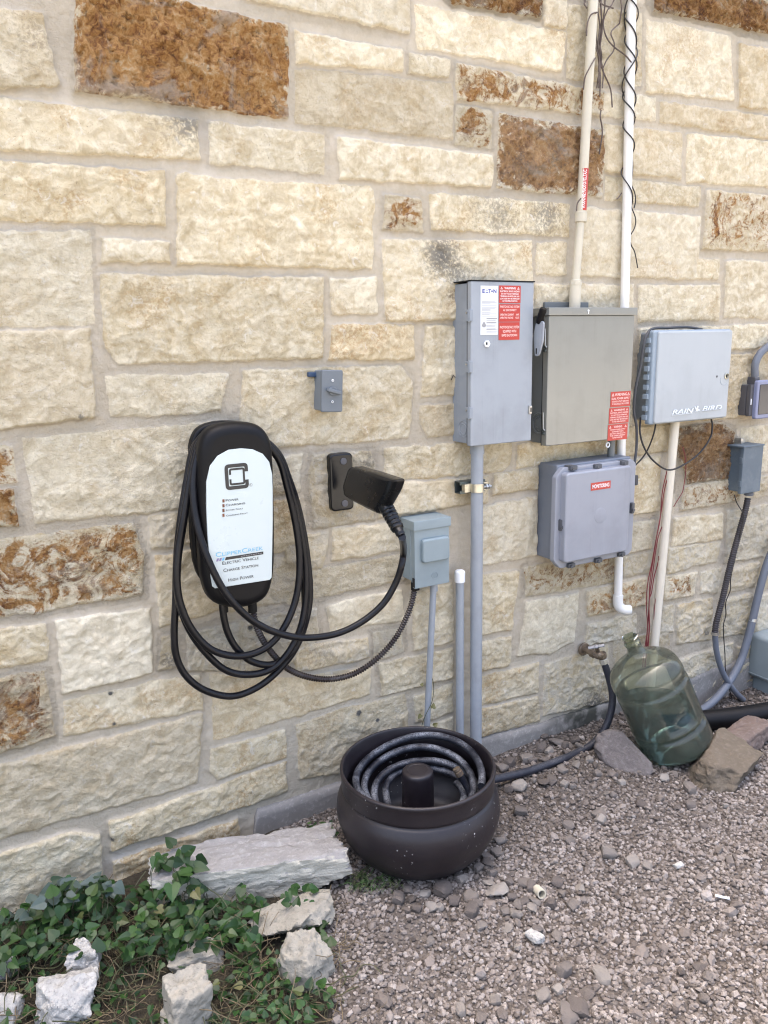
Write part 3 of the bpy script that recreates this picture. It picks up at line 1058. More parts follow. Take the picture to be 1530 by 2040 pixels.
# throw handle on the right flank
hx = x1 + .012
p0, p1, p2, p3 = [PX(*q, hx) for q in ((1066, 650), (1083, 648), (1081, 690), (1069, 711))]
piv = (p0 + p1) / 2
bl = [(v.y, v.z) for v in (PX(1064, 668, hx), PX(1070, 640, hx), PX(1084, 640, hx), PX(1082, 680, hx), PX(1074, 709, hx), PX(1067, 710, hx))]
ol = rounded(bl, .010, 4)
bb = MB()
vs = [(hx - .003, y, z) for y, z in ol] + [(hx + .003, y, z) for y, z in ol]
n = len(ol)
bb.add(vs, [tuple(range(n)), tuple(range(2 * n - 1, n - 1, -1))] + [(i, (i + 1) % n, n + (i + 1) % n, n + i) for i in range(n)])
hb = bb.build('handle', M['disc_paint'], e)
g0, g1 = PX(1073, 644, hx), PX(1083, 614, hx)
MB().tube([g0, g0.lerp(g1, .15), g0.lerp(g1, .85), g1], [.009, .0115, .0125, .010], 10).build('grip', M['black_plastic'], hb)
s0 = PX(1070, 700, hx)
MB().box(hx - .0036, hx - .003, s0.y - .003, s0.y + .003, s0.z - .008, s0.z + .010, 0).build('handle_slot', M['hole_shade'], hb)
MB().cyl((x1 - .004, -.05, piv.z - .02), (hx, -.05, piv.z - .02), .018, 16).build('pivot', M['disc_shaded'], e)
# mounting lug at the wall on the left
MB().tube([P(907, 752, -.02), P(903, 748, -.015), P(899, 757, -.004)], .0015, 6).build('wire_end', M['black_wire'], e)

# thick conduit under it
cx = P(950, 1000, -.05).x
cr = .0205
t_ = thing('thick_conduit', (cx, -.05, 0), 'thick pale grey conduit dropping from the tall stickered cabinet to the ground behind the pot', 'conduit')
MB().cyl((cx, -.05, -.05), (cx, -.05, z0 - .028), cr, 24).build('pipe', M['conduit_grey'], t_)
MB().lathe([(cr, 0), (cr + .003, 0), (cr + .003, .03), (cr + .001, .033)], 24, Matrix.Translation((cx, -.05, z0 - .032))).build('coupling', M['conduit_grey'], t_)
# strut and clamp
sz = P(940, 968, -.02).z
t_ = thing('strut_clamp', (cx, 0, sz), 'short steel strut channel with a shiny pipe clamp gripping the thick conduit', 'pipe clamp')
xa, xb = P(905, 968, -.0).x, cx + .045
st_ = MB()
st_.box(xa, xb, -.004, .012, sz - .020, sz + .020, .001)
st_.box(xa, xb, -.032, -.004, sz + .0175, sz + .020, .0006)
st_.box(xa, xb, -.032, -.004, sz - .020, sz - .0175, .0006)
st_.box(xa, xb, -.034, -.031, sz + .009, sz + .020, .0006)
st_.box(xa, xb, -.034, -.031, sz - .020, sz - .009, .0006)
st_.build('strut', M['strut_steel'], t_)
cl = MB()
pts = [(cx + (cr + .002) * cos(a), -.05 - (cr + .002) * sin(a)) for a in np.linspace(-.25, pi + .25, 22)]
for hgt in (0,):
    vs, fs = [], []
    for k, (x, y) in enumerate(pts):
        for r2 in (0, .002):
            nx2, ny2 = (x - cx), (y + .05)
            L = math.hypot(nx2, ny2)
            for dz in (-.014, .014): vs.append((x + nx2 / L * r2, y + ny2 / L * r2, sz + dz))
    for k in range(len(pts) - 1):
        o = 4 * k
        for q in ((0, 1, 5, 4), (2, 6, 7, 3), (1, 3, 7, 5), (0, 4, 6, 2)): fs.append(tuple(i + o for i in q))
    cl.add(vs, fs)
for sx in (-1, 1):
    cl.box(cx + sx * .021 - .0015 + (0 if sx > 0 else -.024), cx + sx * .021 + .0015 + (.024 if sx > 0 else 0), -.048, -.030, sz - .014, sz + .014, .001)
cl.build('clamp_band', M['zinc_gold'], t_)
bx_ = cx + .036
MB().cyl((bx_ - .02, -.058, sz), (bx_ + .014, -.058, sz), .0055, 8).cyl((bx_ - .008, -.058, sz), (bx_ - .001, -.058, sz), .010, 6).cyl((bx_ + .003, -.058, sz), (bx_ + .007, -.058, sz), .009, 6).build('bolt', M['zinc'], t_)

# capped riser and thin conduit
q0 = P(916, 1180, -.035)
t_ = thing('capped_riser', (q0.x, -.035, 0), 'pale grey riser pipe with a white cap standing just left of the thick conduit', 'pipe')
zt = P(916, 1136, -.035).z
MB().cyl((q0.x, -.035, -.05), (q0.x, -.035, zt - .03), .0142, 20).build('pipe', M['conduit_grey'], t_)
MB().lathe([(.0175, -.040), (.0178, -.036), (.0178, -.008), (.0165, -.003), (.012, .0005), (.005, .002)], 24, Matrix.Translation((q0.x, -.035, zt))).build('cap', M['cap_white'], t_)

# ================================================================ 2. small receptacle / pull-out disconnect
d = .070
x0, x1, z0, z1 = front((826, 1110), (895, 1110), (860, 1052), (862, 1167), d)
ztop = P(860, 1036, -d).z
e = thing('pullout_disconnect', (x0, 0, z0), 'small grey-green outdoor box with hooded lid, right of the charging plug', 'electrical box')
MB().box(x0 - .002, x1 - .002, -d + .022, .02, z0 + .022, ztop + .002, .003).build('case', M['rec_grey'], e)
# cover with a tilted face
dz = z1 - z0
v = MB().box(x0, x1, -d, -d + .024, z0, z1 + .004, .0025)
v.build('cover', M['rec_grey'], e)
MB().box(x0 - .005, x1 + .005, -d - .006, .016, z1 - .002, ztop + .004, .004).build('hood', M['rec_grey'], e)
a, b = P(838, 1075, -d), P(893, 1112, -d)
MB().slab(rounded(rect(a.x, b.x - .002, b.z, a.z), .012, 5), -d + .002, -d - .014, .0055, 4).build('handle_bulge', M['rec_grey'], e)
ez = P(866, 1146, -d)
em = MB()
em.tube([(ez.x + .011 * cos(q), -d - .0004, ez.z + .011 * sin(q)) for q in np.linspace(0, 2 * pi, 25)], .0009, 5)
put_text(em, 'GE', ez.x, -d - .0012, ez.z - .004, .008, align='C', w=.012)
em.build('emblem', M['rec_grey'], e)
MB().box(x0 + .002, x0 + .022, -d + .006, -d + .03, z0 - .010, z0 + .004, .003).build('cable_gland', M['black_plastic'], e)
MB().box(x0 - .0025, x0 + .002, -d + .001, -d + .012, z0 + .005, z0 + .035, 0).build('seam_gap', M['hole_shade'], e)
a, b = P(864, 1170, -.045), P(850, 1462, -.03)
t_ = thing('thin_conduit', (b.x, b.y, 0), 'thin grey conduit leaning slightly below the small hooded box', 'conduit')
ax_ = a - b
MB().cyl(b - ax_ * .25, a + Vector((0, 0, .02)), .0108, 18).build('pipe', M['conduit_grey'], t_)
MB().cyl(a + Vector((0, 0, -.012)), a + Vector((0, 0, .022)), .0135, 18).build('connector', M['conduit_grey'], t_)

# ================================================================ 3. grey combiner cabinet
d = .090
x0, x1, z0, z1 = front((1091, 750), (1259, 750), (1185, 628), (1165, 881), d)
zt = P(1185, 614, -d).z
e = thing('steel_cabinet', (x0, 0, z0), 'warm grey steel cabinet with an overhanging lid top, between the tall and the pale cabinet', 'electrical box')
MB().box(x0 + .008, x1 - .008, -d + .02, .02, z0 + .006, z1 + .004, .003).build('case', M['steel_shaded'], e)
MB().slab(rounded(rect(x0, x1, z0, z1), .006, 3), -d + .024, -d, .0028, 3).build('door', M['steel_paint'], e)
MB().box(x0 - .006, x1 + .007, -d - .006, .016, z1, zt + .002, .002).build('rain_hood', M['steel_paint'], e)
MB().box(x0 + .002, x0 + .004, -d + .0245, -d + .03, z0, z1, 0).build('seam_shade', M['hole_shade'], e)  # dark strip, painted shade between door and case
ks = P(1063, 845, -.05).z
kn = MB()
for r_, th in ((.034, .0035), (.022, .0025)):
    kn.tube([(x0 + .0075, -.045 + r_ * cos(a), ks + r_ * sin(a)) for a in np.linspace(0, 2 * pi, 33)], th, 6)
kn.cyl((x0 + .0075, -.045, ks), (x0 + .005, -.045, ks), .017, 20)
kn.build('knockout', M['steel_shaded'], e)
for py in (686, 852):
    lz = P(1090, py, -d).z
    la = MB()
    la.tube([(x0 - .004, -d + .012, lz + .050), (x0 - .006, -d + .010, lz + .03), (x0 - .006, -d + .008, lz - .004), (x0 - .003, -d + .004, lz - .010)], .0022, 8)
    lo = la.build('latch', M['zinc'], e)
    k_ = MB().cyl((x0 - .002, -d + .012, lz - .008), (x0 - .008, -d + .012, lz - .008), .0055, 10)
    k_.cyl((x0 - .002, -d + .011, lz - .020), (x0 - .007, -d + .011, lz - .020), .0055, 10)
    k_.build('latch_spring', M['strut_steel'], lo)
fl = P(1130, 607, -.01)
fm = MB().box(P(1085, 607, -.004).x, P(1172, 607, -.004).x, -.006, .006, zt + .001, zt + .024, .002)
fm.build('mounting_flange', M['steel_shaded'], e)
tb = P(1211, 884, -d + .015)
MB().tube([(tb.x + .0075 * cos(q), tb.y, tb.z - .004 + .0085 * sin(q)) for q in np.linspace(0, 2 * pi, 17)], .0024, 8).build('hang_ring', M['cap_white'], e)
nl = P(1172, 619, -d - .006)
MB().cyl((nl.x, -d - .006, nl.z), (nl.x, -d - .008, nl.z), .0035, 8).box(nl.x - .0012, nl.x + .0012, -d - .008, -d - .006, nl.z - .010, nl.z, 0).build('paint_chip', M['cap_white'], e)
rx0, rx1 = P(1213, 830, -d).x, P(1252, 830, -d).x
zz = [P(1233, q, -d).z for q in (780, 810, 812, 843, 844.5, 876)]
L1 = [('WARNING', 1.6, .6), ('DUAL POWER SUPPLY', 1.2, .9), ('SOURCES: UTILITY GRID AND', .9, .84), ('PV SOLAR ELECTRIC SYSTEM', .9, .84), ('', .3, 1)]
L2 = [('WARNING', 1.4, .56), ('ELECTRICAL SHOCK HAZARD', 1.1, .9), ('DO NOT TOUCH TERMINALS', 1, .8), ('TERMINALS ON BOTH LINE AND', 1, .9), ('LOAD SIDES MAY BE ENERGIZED', 1, .9), ('IN THE OPEN POSITION', 1, .66)]
L3 = [('WARNING', 1.4, .42), ('POWER SOURCE OUTPUT', .8, .76), ('CONNECTION.', .8, .6), ('DO NOT RELOCATE', .8, .78), ('THIS OVERCURRENT', .8, .78), ('DEVICE', .8, .5), ('', .3, 1)]
for k, L in enumerate((L1, L2, L3)):
    sh = (.004, 0, -.003)[k]
    lo = label_plate('warning_label', rx0 + sh, rx1 + sh, zz[2 * k + 1], zz[2 * k], -d - .0006, M['red_label'], e)
    warn_text(rx0 + sh, rx1 + sh, zz[2 * k + 1], zz[2 * k], -d - .0016, L, M['pink_letter'], lo)

# beige conduit feeding it from above
xb_, xt_ = P(1147, 560, -.028), P(1178, 40, -.028)
top = xt_ + (xt_ - xb_) * 1.6
t_ = thing('beige_conduit', (xb_.x, -.028, zt + .02), 'beige conduit with a red upright sticker entering the steel cabinet from above', 'conduit')
kk = P(1157, 433, -.028)
MB().tube([xb_, kk], .0135, 18).tube([kk, top], .0155, 18).build('pipe', M['conduit_beige'], t_)
ax_ = (top - xb_).normalized()
MB().cyl(kk - ax_ * .016, kk + ax_ * .016, .0195, 20, bev=.002).build('coupling', M['conduit_beige'], t_)
cn = MB().cyl((xb_.x - .002, -.028, zt - .002), xb_, .019, 20).cyl(xb_ - ax_ * .03, xb_ + ax_ * .004, .0185, 20, bev=.002)
cn.cyl(xb_ - ax_ * .012, xb_ - ax_ * .004, .021, 8)
cn.build('box_connector', M['conduit_beige'], t_)
# wrapped sticker
s0, s1 = P(1158.5, 420, -.028), P(1163, 337, -.028)
side = Vector((1, 0, 0))
vs, fs = [], []
for k, q in enumerate((s0, s1)):
    for a in np.linspace(-1.15, 1.25, 9):
        dirv = Vector((sin(a - .45), -cos(a - .45), 0))
        vs.append(q + dirv * .0162)
for a in range(8): fs.append((a, a + 1, a + 10, a + 9))
so = MB().add(vs, fs).build('sticker', M['red_label'], t_)
tx = MB()
v_, f_ = text_geo('WARNING: PHOTOVOLTAIC', .011, w=(s1 - s0).length * .93, bold=.02)
pv = []
up = (s1 - s0).normalized()
for a_, b_ in v_:
    base = s0 + up * (a_ + (s1 - s0).length * .035)
    ang = -.45 - (b_ - .0055) / .0162
    pv.append(base + Vector((sin(ang), -cos(ang), 0)) * .0168)
tx.add(pv, f_).build('lettering', M['white_letter'], so, smooth=False)

# white plastic pipe behind the cabinets
a, b = P(1258, 10, -.022), P(1231, 1195, -.022)
t_ = thing('white_pipe', (b.x, -.022, b.z), 'white plastic pipe passing behind the cabinets and ending in an open elbow', 'pipe')
top = a + (a - b) * .35
MB().tube([b, a, top], .0155, 20).build('pipe', M['pvc_white'], t_)
el0 = b + Vector((0, 0, -.002))
ep = smooth([b + Vector((0, 0, .02)), b + Vector((0, 0, -.006)), b + Vector((.004, -.003, -.026)), b + Vector((.020, -.010, -.040)), b + Vector((.046, -.020, -.044))], 6)
MB().tube(ep, .0195, 20).build('elbow', M['pvc_white'], t_)
dv = (ep[-1] - ep[-3]).normalized()
MB().cyl(ep[-1] - dv * .002, ep[-1] + dv * .0012, .0150, 16).build('opening', M['hole_shade'], t_.children[-1])

# ================================================================ 4. monitoring enclosure
db, d = .084, .132
e = thing('monitoring_enclosure', (P(1074, 1100, 0).x, 0, P(1120, 1118, -.1).z), 'lavender grey clip-lidded enclosure marked MONITORING, below the steel cabinet', 'enclosure')
bx0, bx1 = P(1075, 1020, -.0).x + .001, P(1255, 1000, -db).x - .004
bz0, bz1 = P(1110, 1120, -db).z + .004, P(1110, 926, -db).z - .002
MB().box(bx0, bx1, -db, .02, bz0, bz1, .006, 3).build('case', M['mon_shaded'], e)
f0, f1 = P(1105, 1000, -.1).x, P(1262, 1000, -.1).x
g0, g1 = P(1180, 1119, -.1).z, P(1185, 924, -.1).z
cc = .030
ol = [(f0 + cc, g0), (f1 - cc * .6, g0), (f1, g0 + cc * .6), (f1, g1 - cc * .6), (f1 - cc * .6, g1), (f0 + cc, g1), (f0, g1 - cc), (f0, g0 + cc)]
MB().slab(rounded(ol, .006, 3), -db, -.104, .0025, 3).build('lid_flange', M['mon_plastic'], e)
p0, p1, q0, q1 = front((1127, 1020), (1255, 1010), (1190, 936), (1190, 1110), d)
MB().slab(rounded(rect(p0, p1, q0, q1), .015, 5), -.103, -d, .0065, 4).build('lid_panel', M['mon_plastic'], e)
for px, py in ((1141, 932), (1190, 929), (1243, 922), (1117, 1046), (1259, 1012), (1137, 1126), (1191, 1116), (1237, 1104)):
    w_ = P(px, py, -.108)
    vert = px in (1117, 1259)
    a_, b_ = (.007, .020) if vert else (.016, .008)
    k_ = MB().box(w_.x - a_, w_.x + a_, -.116, -.078, w_.z - b_, w_.z + b_, .003)
    k_.cyl((w_.x - a_ * .3, -.116, w_.z - b_ * .3), (w_.x - a_ * .3, -.121, w_.z - b_ * .3), .0055, 10)
    k_.build('lid_clamp', M['clip_grey'], e)
l0, l1, m0, m1 = front((1177, 968), (1216, 966), (1196, 960), (1196, 975), d)
lo = label_plate('name_label', l0, l1, m0, m1, -d - .0004, M['red_label'], e)
tx = MB()
put_text(tx, 'MONITORING', (l0 + l1) / 2, -d - .0014, m0 + (m1 - m0) * .27, (m1 - m0) * .48, w=(l1 - l0) * .86, align='C', bold=.02)
tx.build('lettering', M['white_letter'], lo, smooth=False)
cz = P(1196, 1027, -d)
MB().lathe([(.028, 0), (.026, .0009), (.012, .0012), (.004, .0016)], 28, Matrix.Translation((cz.x, -d, cz.z)) @ Matrix.Rotation(pi / 2, 4, 'X')).build('moulding_mark', M['mon_plastic'], e)
# nipple between steel cabinet and enclosure
n0, n1 = P(1218, 880, -.045), P(1218, 916, -.045)
t_ = thing('conduit_nipple', (n1.x, -.045, n1.z), 'short dark conduit nipple joining the steel cabinet and the lavender grey enclosure', 'conduit')
MB().cyl((n0.x, -.045, n1.z - .02), (n0.x, -.045, n0.z + .03), .013, 16).build('pipe', M['steel_shaded'], t_)

# ================================================================ 5. irrigation controller
db, d = .064, .090
x0, x1, z0, z1 = front((1304, 752), (1454, 746), (1385, 658), (1375, 838), d)
e = thing('irrigation_controller', (x0, 0, z0), 'pale blue-grey plastic controller cabinet with raised bird maker mark and key lock', 'controller box')
MB().box(P(1271, 750, 0).x + .004, x1 - .012, -db, .02, z0 + .008, z1 - .004, .010, 3).build('case', M['pale_shaded'], e)
MB().slab(rounded(rect(x0 - .006, x1 + .003, z0 - .003, z1 + .003), .012, 5), -db + .004, -d + .008, .006, 4).build('door_rim', M['pale_rim'], e)
MB().slab(rounded(rect(x0 + .012, x1, z0, z1 - .002), .010, 5), -d + .010, -d, .005, 4).build('door', M['pale_plastic'], e)
hx0 = x0 - .008
for k, f_ in enumerate((.90, .80, .70, .60, .51, .40, .30, .17, .07)):
    hz = z0 + (z1 - z0) * f_
    MB().box(hx0 - .006, hx0 + .004, -db - .008, -db + .014, hz - .0095, hz + .0095, .002).build('hinge_knuckle', M['pale_rim'], e)
lz = P(1447, 749, -d)
lk = MB().lathe([(.0125, 0), (.0125, .003), (.0095, .004), (.0090, .001), (.0, .001)], 20, Matrix.Translation((lz.x, -d, lz.z)) @ Matrix.Rotation(pi / 2, 4, 'X'), cap=False).build('key_lock', M['zinc_gold'], e)
MB().box(lz.x - .0015, lz.x + .0015, -d - .004, -d - .001, lz.z - .006, lz.z + .006, 0).build('keyway', M['hole_shade'], lk)
hz_ = P(1428, 750, -d)
MB().cyl((hz_.x, -d - .0002, hz_.z), (hz_.x, -d - .001, hz_.z), .0045, 14).build('blanking_plug', M['clip_grey'], e)
rg = MB()
pts = [(lz.x - .012 + .022 * cos(q), -d - .0002, lz.z - .012 + .022 * sin(q)) for q in np.linspace(pi * .9, pi * 1.75, 16)]
rg.tube(pts, .0008, 5).build('lock_swing_mark', M['pale_rim'], e)
ta, tb = P(1338, 826, -d), P(1436, 822, -d)
tx = MB()
tw, th = tb.x - ta.x, .024
put_text(tx, 'RAIN', ta.x, -d - .0022, ta.z + .0005, th * .72, w=tw * .42, bold=.012, shear=.25, caps=.78)
put_text(tx, 'BIRD', ta.x + tw * .60, -d - .0022, ta.z + .0035, th * .72, w=tw * .40, bold=.012, shear=.25, caps=.78)
bx_, bz_ = ta.x + tw * .45, ta.z + .002
bird = [(0, .000), (.006, .006), (-.004, .022), (.000, .024), (.010, .014), (.014, .026), (.020, .024), (.017, .012), (.030, .008), (.030, .005), (.018, .005), (.012, .001), (.007, .004)]
tx.add([(bx_ + a_ * .9, -d - .0022, bz_ + b_ * .9) for a_, b_ in bird], [tuple(range(len(bird)))])
tx.add([(bx_ + tw * .155, -d - .0022, bz_ + .001), (ta.x + tw, -d - .0022, bz_ + .003), (ta.x + tw, -d - .0022, bz_ + .0042), (bx_ + tw * .155, -d - .0022, bz_ + .0022)], [(0, 1, 2, 3)])
tx.add([(ta.x - .002, -d - .0022, ta.z - .0032), (ta.x + tw * .40, -d - .0022, ta.z - .0018), (ta.x + tw * .40, -d - .0022, ta.z - .0006), (ta.x - .002, -d - .0022, ta.z - .002)], [(0, 1, 2, 3)])
ob = tx.build('raised_lettering', M['pale_letter'], e, smooth=False)
md = ob.modifiers.new('thick', 'SOLIDIFY')
md.thickness, md.offset = .0016, 0

# cream pipe below it
a, b = P(1345, 840, -.035), P(1303, 1292, -.030)
t_ = thing('cream_pipe', (b.x, b.y, b.z), 'cream plastic pipe running down from the pale controller cabinet, behind the water jug', 'pipe')
MB().tube([a + Vector((0, 0, .03)), a, b, b + (b - a) * .3], .0170, 20).build('pipe', M['pvc_cream'], t_)


def wire(name, lab, cat, pts, r, mat, n=8, group=None, seg=8):
    pp = smooth(pts, n)
    o = MB().tube(pp, r, seg).build(name, mat, None, loc=pp[-1])
    return tag(o, lab, cat, group)


Pq = lambda L: [P(a, b, c) for a, b, c in L]
wire('black_lead', 'thin black lead drooping in a wide loop under the pale controller cabinet', 'cable',
     Pq([(1276, 832, -.04), (1275, 862, -.06), (1284, 893, -.07), (1304, 920, -.075), (1332, 936, -.08), (1362, 926, -.08), (1394, 902, -.07), (1415, 872, -.055), (1419, 848, -.045), (1417, 835, -.04)]), .0034, M['black_wire'])
wire('black_lead', 'thin black lead slanting left from under the pale controller cabinet behind the drooping loop', 'cable',
     Pq([(1307, 838, -.04), (1303, 862, -.045), (1293, 890, -.03), (1280, 912, -.02), (1262, 930, -.02), (1250, 938, -.03)]), .003, M['black_wire'])
# plug cord hanging beside the controller
cp = smooth(Pq([(1398, 656, -.02), (1370, 652, -.03), (1330, 653, -.045), (1300, 655, -.055), (1288, 668, -.062), (1282, 690, -.064), (1276, 730, -.06), (1266, 775, -.055), (1263, 820, -.05), (1268, 850, -.05), (1268, 890, -.05), (1264, 925, -.055), (1263, 945, -.055)]), 8)
t_ = thing('appliance_cord', cp[-1], 'dark grey appliance cord draped over the pale controller, its plug hanging loose', 'cord')
MB().tube(cp, .0050, 8).build('cord', M['grey_cord'], t_)
pl = P(1265, 958, -.055)
pm = MB().box(pl.x - .008, pl.x + .008, pl.y - .010, pl.y + .012, pl.z - .016, pl.z + .022, .004)
pm.build('plug', M['grey_cord'], t_)
pr_ = MB()
for dz in (-.008, .004): pr_.box(pl.x + .007, pl.x + .026, pl.y - .003, pl.y - .001, pl.z + dz - .003, pl.z + dz + .003, .0004)
pr_.build('prong', M['zinc'], t_.children[-1])
# red irrigation wires
rw = 'bundle of thin dark red irrigation wires hanging left of the cream pipe'
t_ = thing('wire_bundle', P(1285, 1290, -.03), rw, 'wires')
for L in ([(1336, 912, -.03), (1327, 945, -.03), (1319, 985, -.03), (1315, 1035, -.03), (1307, 1075, -.03), (1299, 1120, -.03), (1290, 1165, -.03), (1288, 1210, -.03), (1290, 1250, -.03), (1284, 1296, -.03), (1280, 1330, -.03)],
          [(1334, 938, -.034), (1324, 975, -.034), (1318, 1015, -.036), (1310, 1060, -.034), (1302, 1110, -.034), (1295, 1160, -.034), (1293, 1215, -.034), (1293, 1255, -.034), (1288, 1300, -.034), (1284, 1330, -.034)],
          [(1322, 1042, -.03), (1312, 1068, -.03), (1306, 1100, -.032), (1300, 1145, -.032), (1294, 1190, -.032), (1291, 1240, -.03), (1287, 1298, -.03), (1286, 1330, -.03)],
          [(1320, 1050, -.026), (1317, 1085, -.026), (1311, 1120, -.026), (1303, 1150, -.026), (1298, 1180, -.026), (1293, 1200, -.028), (1294, 1250, -.028), (1290, 1300, -.028)]):
    MB().tube(smooth(Pq(L), 6), .0021, 6).build('wire', M['red_wire'], t_)
wire('red_wire', 'single dark red wire wandering down tight beside the lower cream pipe', 'wire',
     Pq([(1312, 1108, -.03), (1315, 1135, -.03), (1313, 1165, -.03), (1306, 1195, -.03), (1303, 1225, -.03), (1303, 1262, -.03), (1301, 1296, -.03)]), .0018, M['red_wire'], seg=6)
wire('red_wire', 'short dark red wire curling out right of the cream pipe under the controller', 'wire',
     Pq([(1360, 890, -.02), (1365, 910, -.02), (1366, 940, -.02), (1361, 975, -.02), (1357, 985, -.02), (1347, 1001, -.02), (1342, 1010, -.02)]), .0018, M['red_wire'], seg=6)

# ================================================================ 6. outlet with clear cover at the edge
e = thing('covered_outlet', (P(1476, 790, 0).x, 0, P(1480, 830, -.04).z), 'dark grey outlet box with a clear bubble cover at the right edge', 'outlet')
bx0 = P(1473, 790, 0).x
bz0, bz1 = P(1485, 828, -.03).z, P(1485, 767, -.03).z
wd = .14
MB().box(bx0, bx0 + wd, -.030, .015, bz0, bz1, .004).build('back_box', M['outlet_grey'], e)
MB().box(bx0 + .001, bx0 + wd - .001, -.050, -.0315, bz0 - .001, bz1 + .001, .003).build('cover_base', M['outlet_grey'], e)
cx0, cz0, cz1 = P(1506, 795, -.06).x, P(1506, 835, -.06).z, P(1508, 758, -.06).z
MB().slab(rounded(rect(cx0 - .003, cx0 + wd, cz0, cz1), .011, 4), -.050, -.066, .005, 3).build('cover_frame', M['outlet_blue'], e)
MB().slab(rounded(rect(cx0 + .010, cx0 + wd - .012, cz0 + .018, cz1 - .016), .006, 4), -.064, -.068, .002, 2).build('window', M['dark_glass'], e)
wz = P(1501, 800, -.05)
MB().box(bx0 + .004, bx0 + .0075, -.053, -.047, wz.z - .012, wz.z + .012, .001).build('hinge_pin', M['cap_white'], e)
fz_ = P(1502, 757, -.03)
MB().box(fz_.x - .014, fz_.x + .016, -.046, -.008, bz1 - .004, bz1 + .030, .004).build('cord_grip', M['outlet_grey'], e)
cu_ = smooth(Pq([(1504, 750, -.03), (1504, 728, -.03), (1512, 708, -.03), (1524, 695, -.03), (1545, 682, -.03), (1580, 676, -.03), (1620, 690, -.03), (1650, 740, -.03), (1660, 800, -.03)]), 8)
t_ = tag(MB().tube(cu_, .0150, 14).build('power_cord', M['conduit_dark'], None, loc=cu_[0]), 'thick dark blue-grey cord arching up out of the covered outlet', 'cord')

# ================================================================ 7. small blue-grey junction cabinet
d = .070
x0, x1, z0, z1 = front((1479, 940), (1527, 930), (1500, 890), (1498, 981), d)
x1 = x0 + .122
e = thing('junction_cabinet', (x0, 0, z0), 'small weathered blue-grey junction cabinet with side hinges, beneath the covered outlet', 'electrical box')
MB().box(P(1453, 935, 0).x, x1 - .002, -d + .012, .02, z0 + .006, z1 - .003, .002).build('case', M['box_blue'], e)
MB().slab(rounded(rect(x0 - .001, x1, z0, z1), .004, 3), -d + .014, -d, .0016, 2).build('door', M['box_blue'], e)
MB().box(x0 - .006, x1 + .004, -d - .003, .015, z1 - .001, z1 + .006, .002).build('rain_lip', M['box_blue'], e)
for f_ in (.72, .22):
    hz = z0 + (z1 - z0) * f_
    MB().box(x0 - .005, x0 + .002, -d + .002, -d + .016, hz - .012, hz + .012, .0015).build('hinge', M['box_blue'], e)
MB().box(x0 + .045, x0 + .062, -.02, .01, z1 + .004, z1 + .030, .002).build('mounting_tab', M['zinc'], e)
g_ = P(1491, 990, -.045)
MB().lathe([(.017, 0), (.019, .004), (.019, .012), (.014, .014), (.014, .02)], 16, Matrix.Translation((g_.x, -.045, z0 - .018))).build('gland', M['conduit_dark'], e)


def corrugated(path, r, pitch, amp, mat, name, parent, n=14):
    """ribbed flexible conduit along a path"""
    L = [0]
    for a, b in zip(path, path[1:]): L.append(L[-1] + (b - a).length)
    N = int(L[-1] / pitch * 4)
    pts, rs = [], []
    j = 0
    for k in range(N + 1):
        s_ = L[-1] * k / N
        while j < len(L) - 2 and L[j + 1] < s_: j += 1
        f_ = (s_ - L[j]) / max(1e-9, L[j + 1] - L[j])
        pts.append(path[j].lerp(path[j + 1], f_))
        rs.append(r + amp * (1 if k % 4 in (1, 2) else -1))
    return MB().tube(pts, rs, n).build(name, mat, parent, angle=60)


cp = smooth(Pq([(1490, 992, -.045), (1484, 1020, -.045), (1470, 1070, -.04), (1455, 1125, -.035), (1440, 1190, -.03), (1427, 1240, -.03), (1424, 1262, -.03)]), 8)
cp2 = smooth(Pq([(1424, 1262, -.03), (1428, 1300, -.035), (1440, 1340, -.045), (1462, 1375, -.06), (1488, 1400, -.07), (1512, 1416, -.075), (1560, 1430, -.07)]), 8)
t_ = thing('ribbed_conduit', cp[-1], 'dark ribbed flexible conduit curving down from the small junction cabinet to the ground', 'conduit')
corrugated(cp, .0124, .0095, .0008, M['corr'], 'ribbed_hose', t_)
MB().tube(cp2, .0122, 14).build('smooth_hose', M['conduit_dark'], t_)
cb = MB().cyl(cp[-1] - Vector((0, 0, .006)), cp[-1] + Vector((0, 0, .007)), .0148, 18)
cb.box(cp[-1].x - .034, cp[-1].x - .014, -.012, -.006, cp[-1].z - .006, cp[-1].z + .006, .001)
cb.build('strap', M['zinc'], t_)
MB().cyl(cp[-1] + Vector((-.026, .020, 0)), cp[-1] + Vector((-.026, .014, 0)), .006, 8).build('screw', M['zinc'], t_)
wire('thin_black_wire', 'thin black wire wavering down beside the dark ribbed conduit', 'wire',
     Pq([(1463, 986, -.04), (1468, 1002, -.04), (1480, 1022, -.055), (1481, 1035, -.058), (1472, 1075, -.05), (1465, 1110, -.03), (1456, 1150, -.02), (1455, 1175, -.02), (1446, 1200, -.02), (1446, 1225, -.02), (1441, 1250, -.02), (1444, 1300, -.03), (1446, 1340, -.035), (1455, 1380, -.04), (1466, 1412, -.06), (1480, 1420, -.09)]), .0024, M['black_wire'], seg=6)
gp = smooth(Pq([(1600, 960, -.03), (1560, 1050, -.03), (1530, 1118, -.03), (1512, 1180, -.03), (1498, 1240, -.03), (1486, 1285, -.03), (1474, 1320, -.035), (1450, 1362, -.05), (1420, 1398, -.07), (1385, 1422, -.09), (1345, 1440, -.11)]), 8)
t_ = thing('bent_grey_conduit', gp[-1], 'blue-grey conduit with a strap bending across the lower right corner of the wall', 'conduit')
MB().tube(gp, .0165, 16).build('pipe', M['conduit_dark'], t_)
ci = 36
cc_ = P(1500, 1235, -.03)
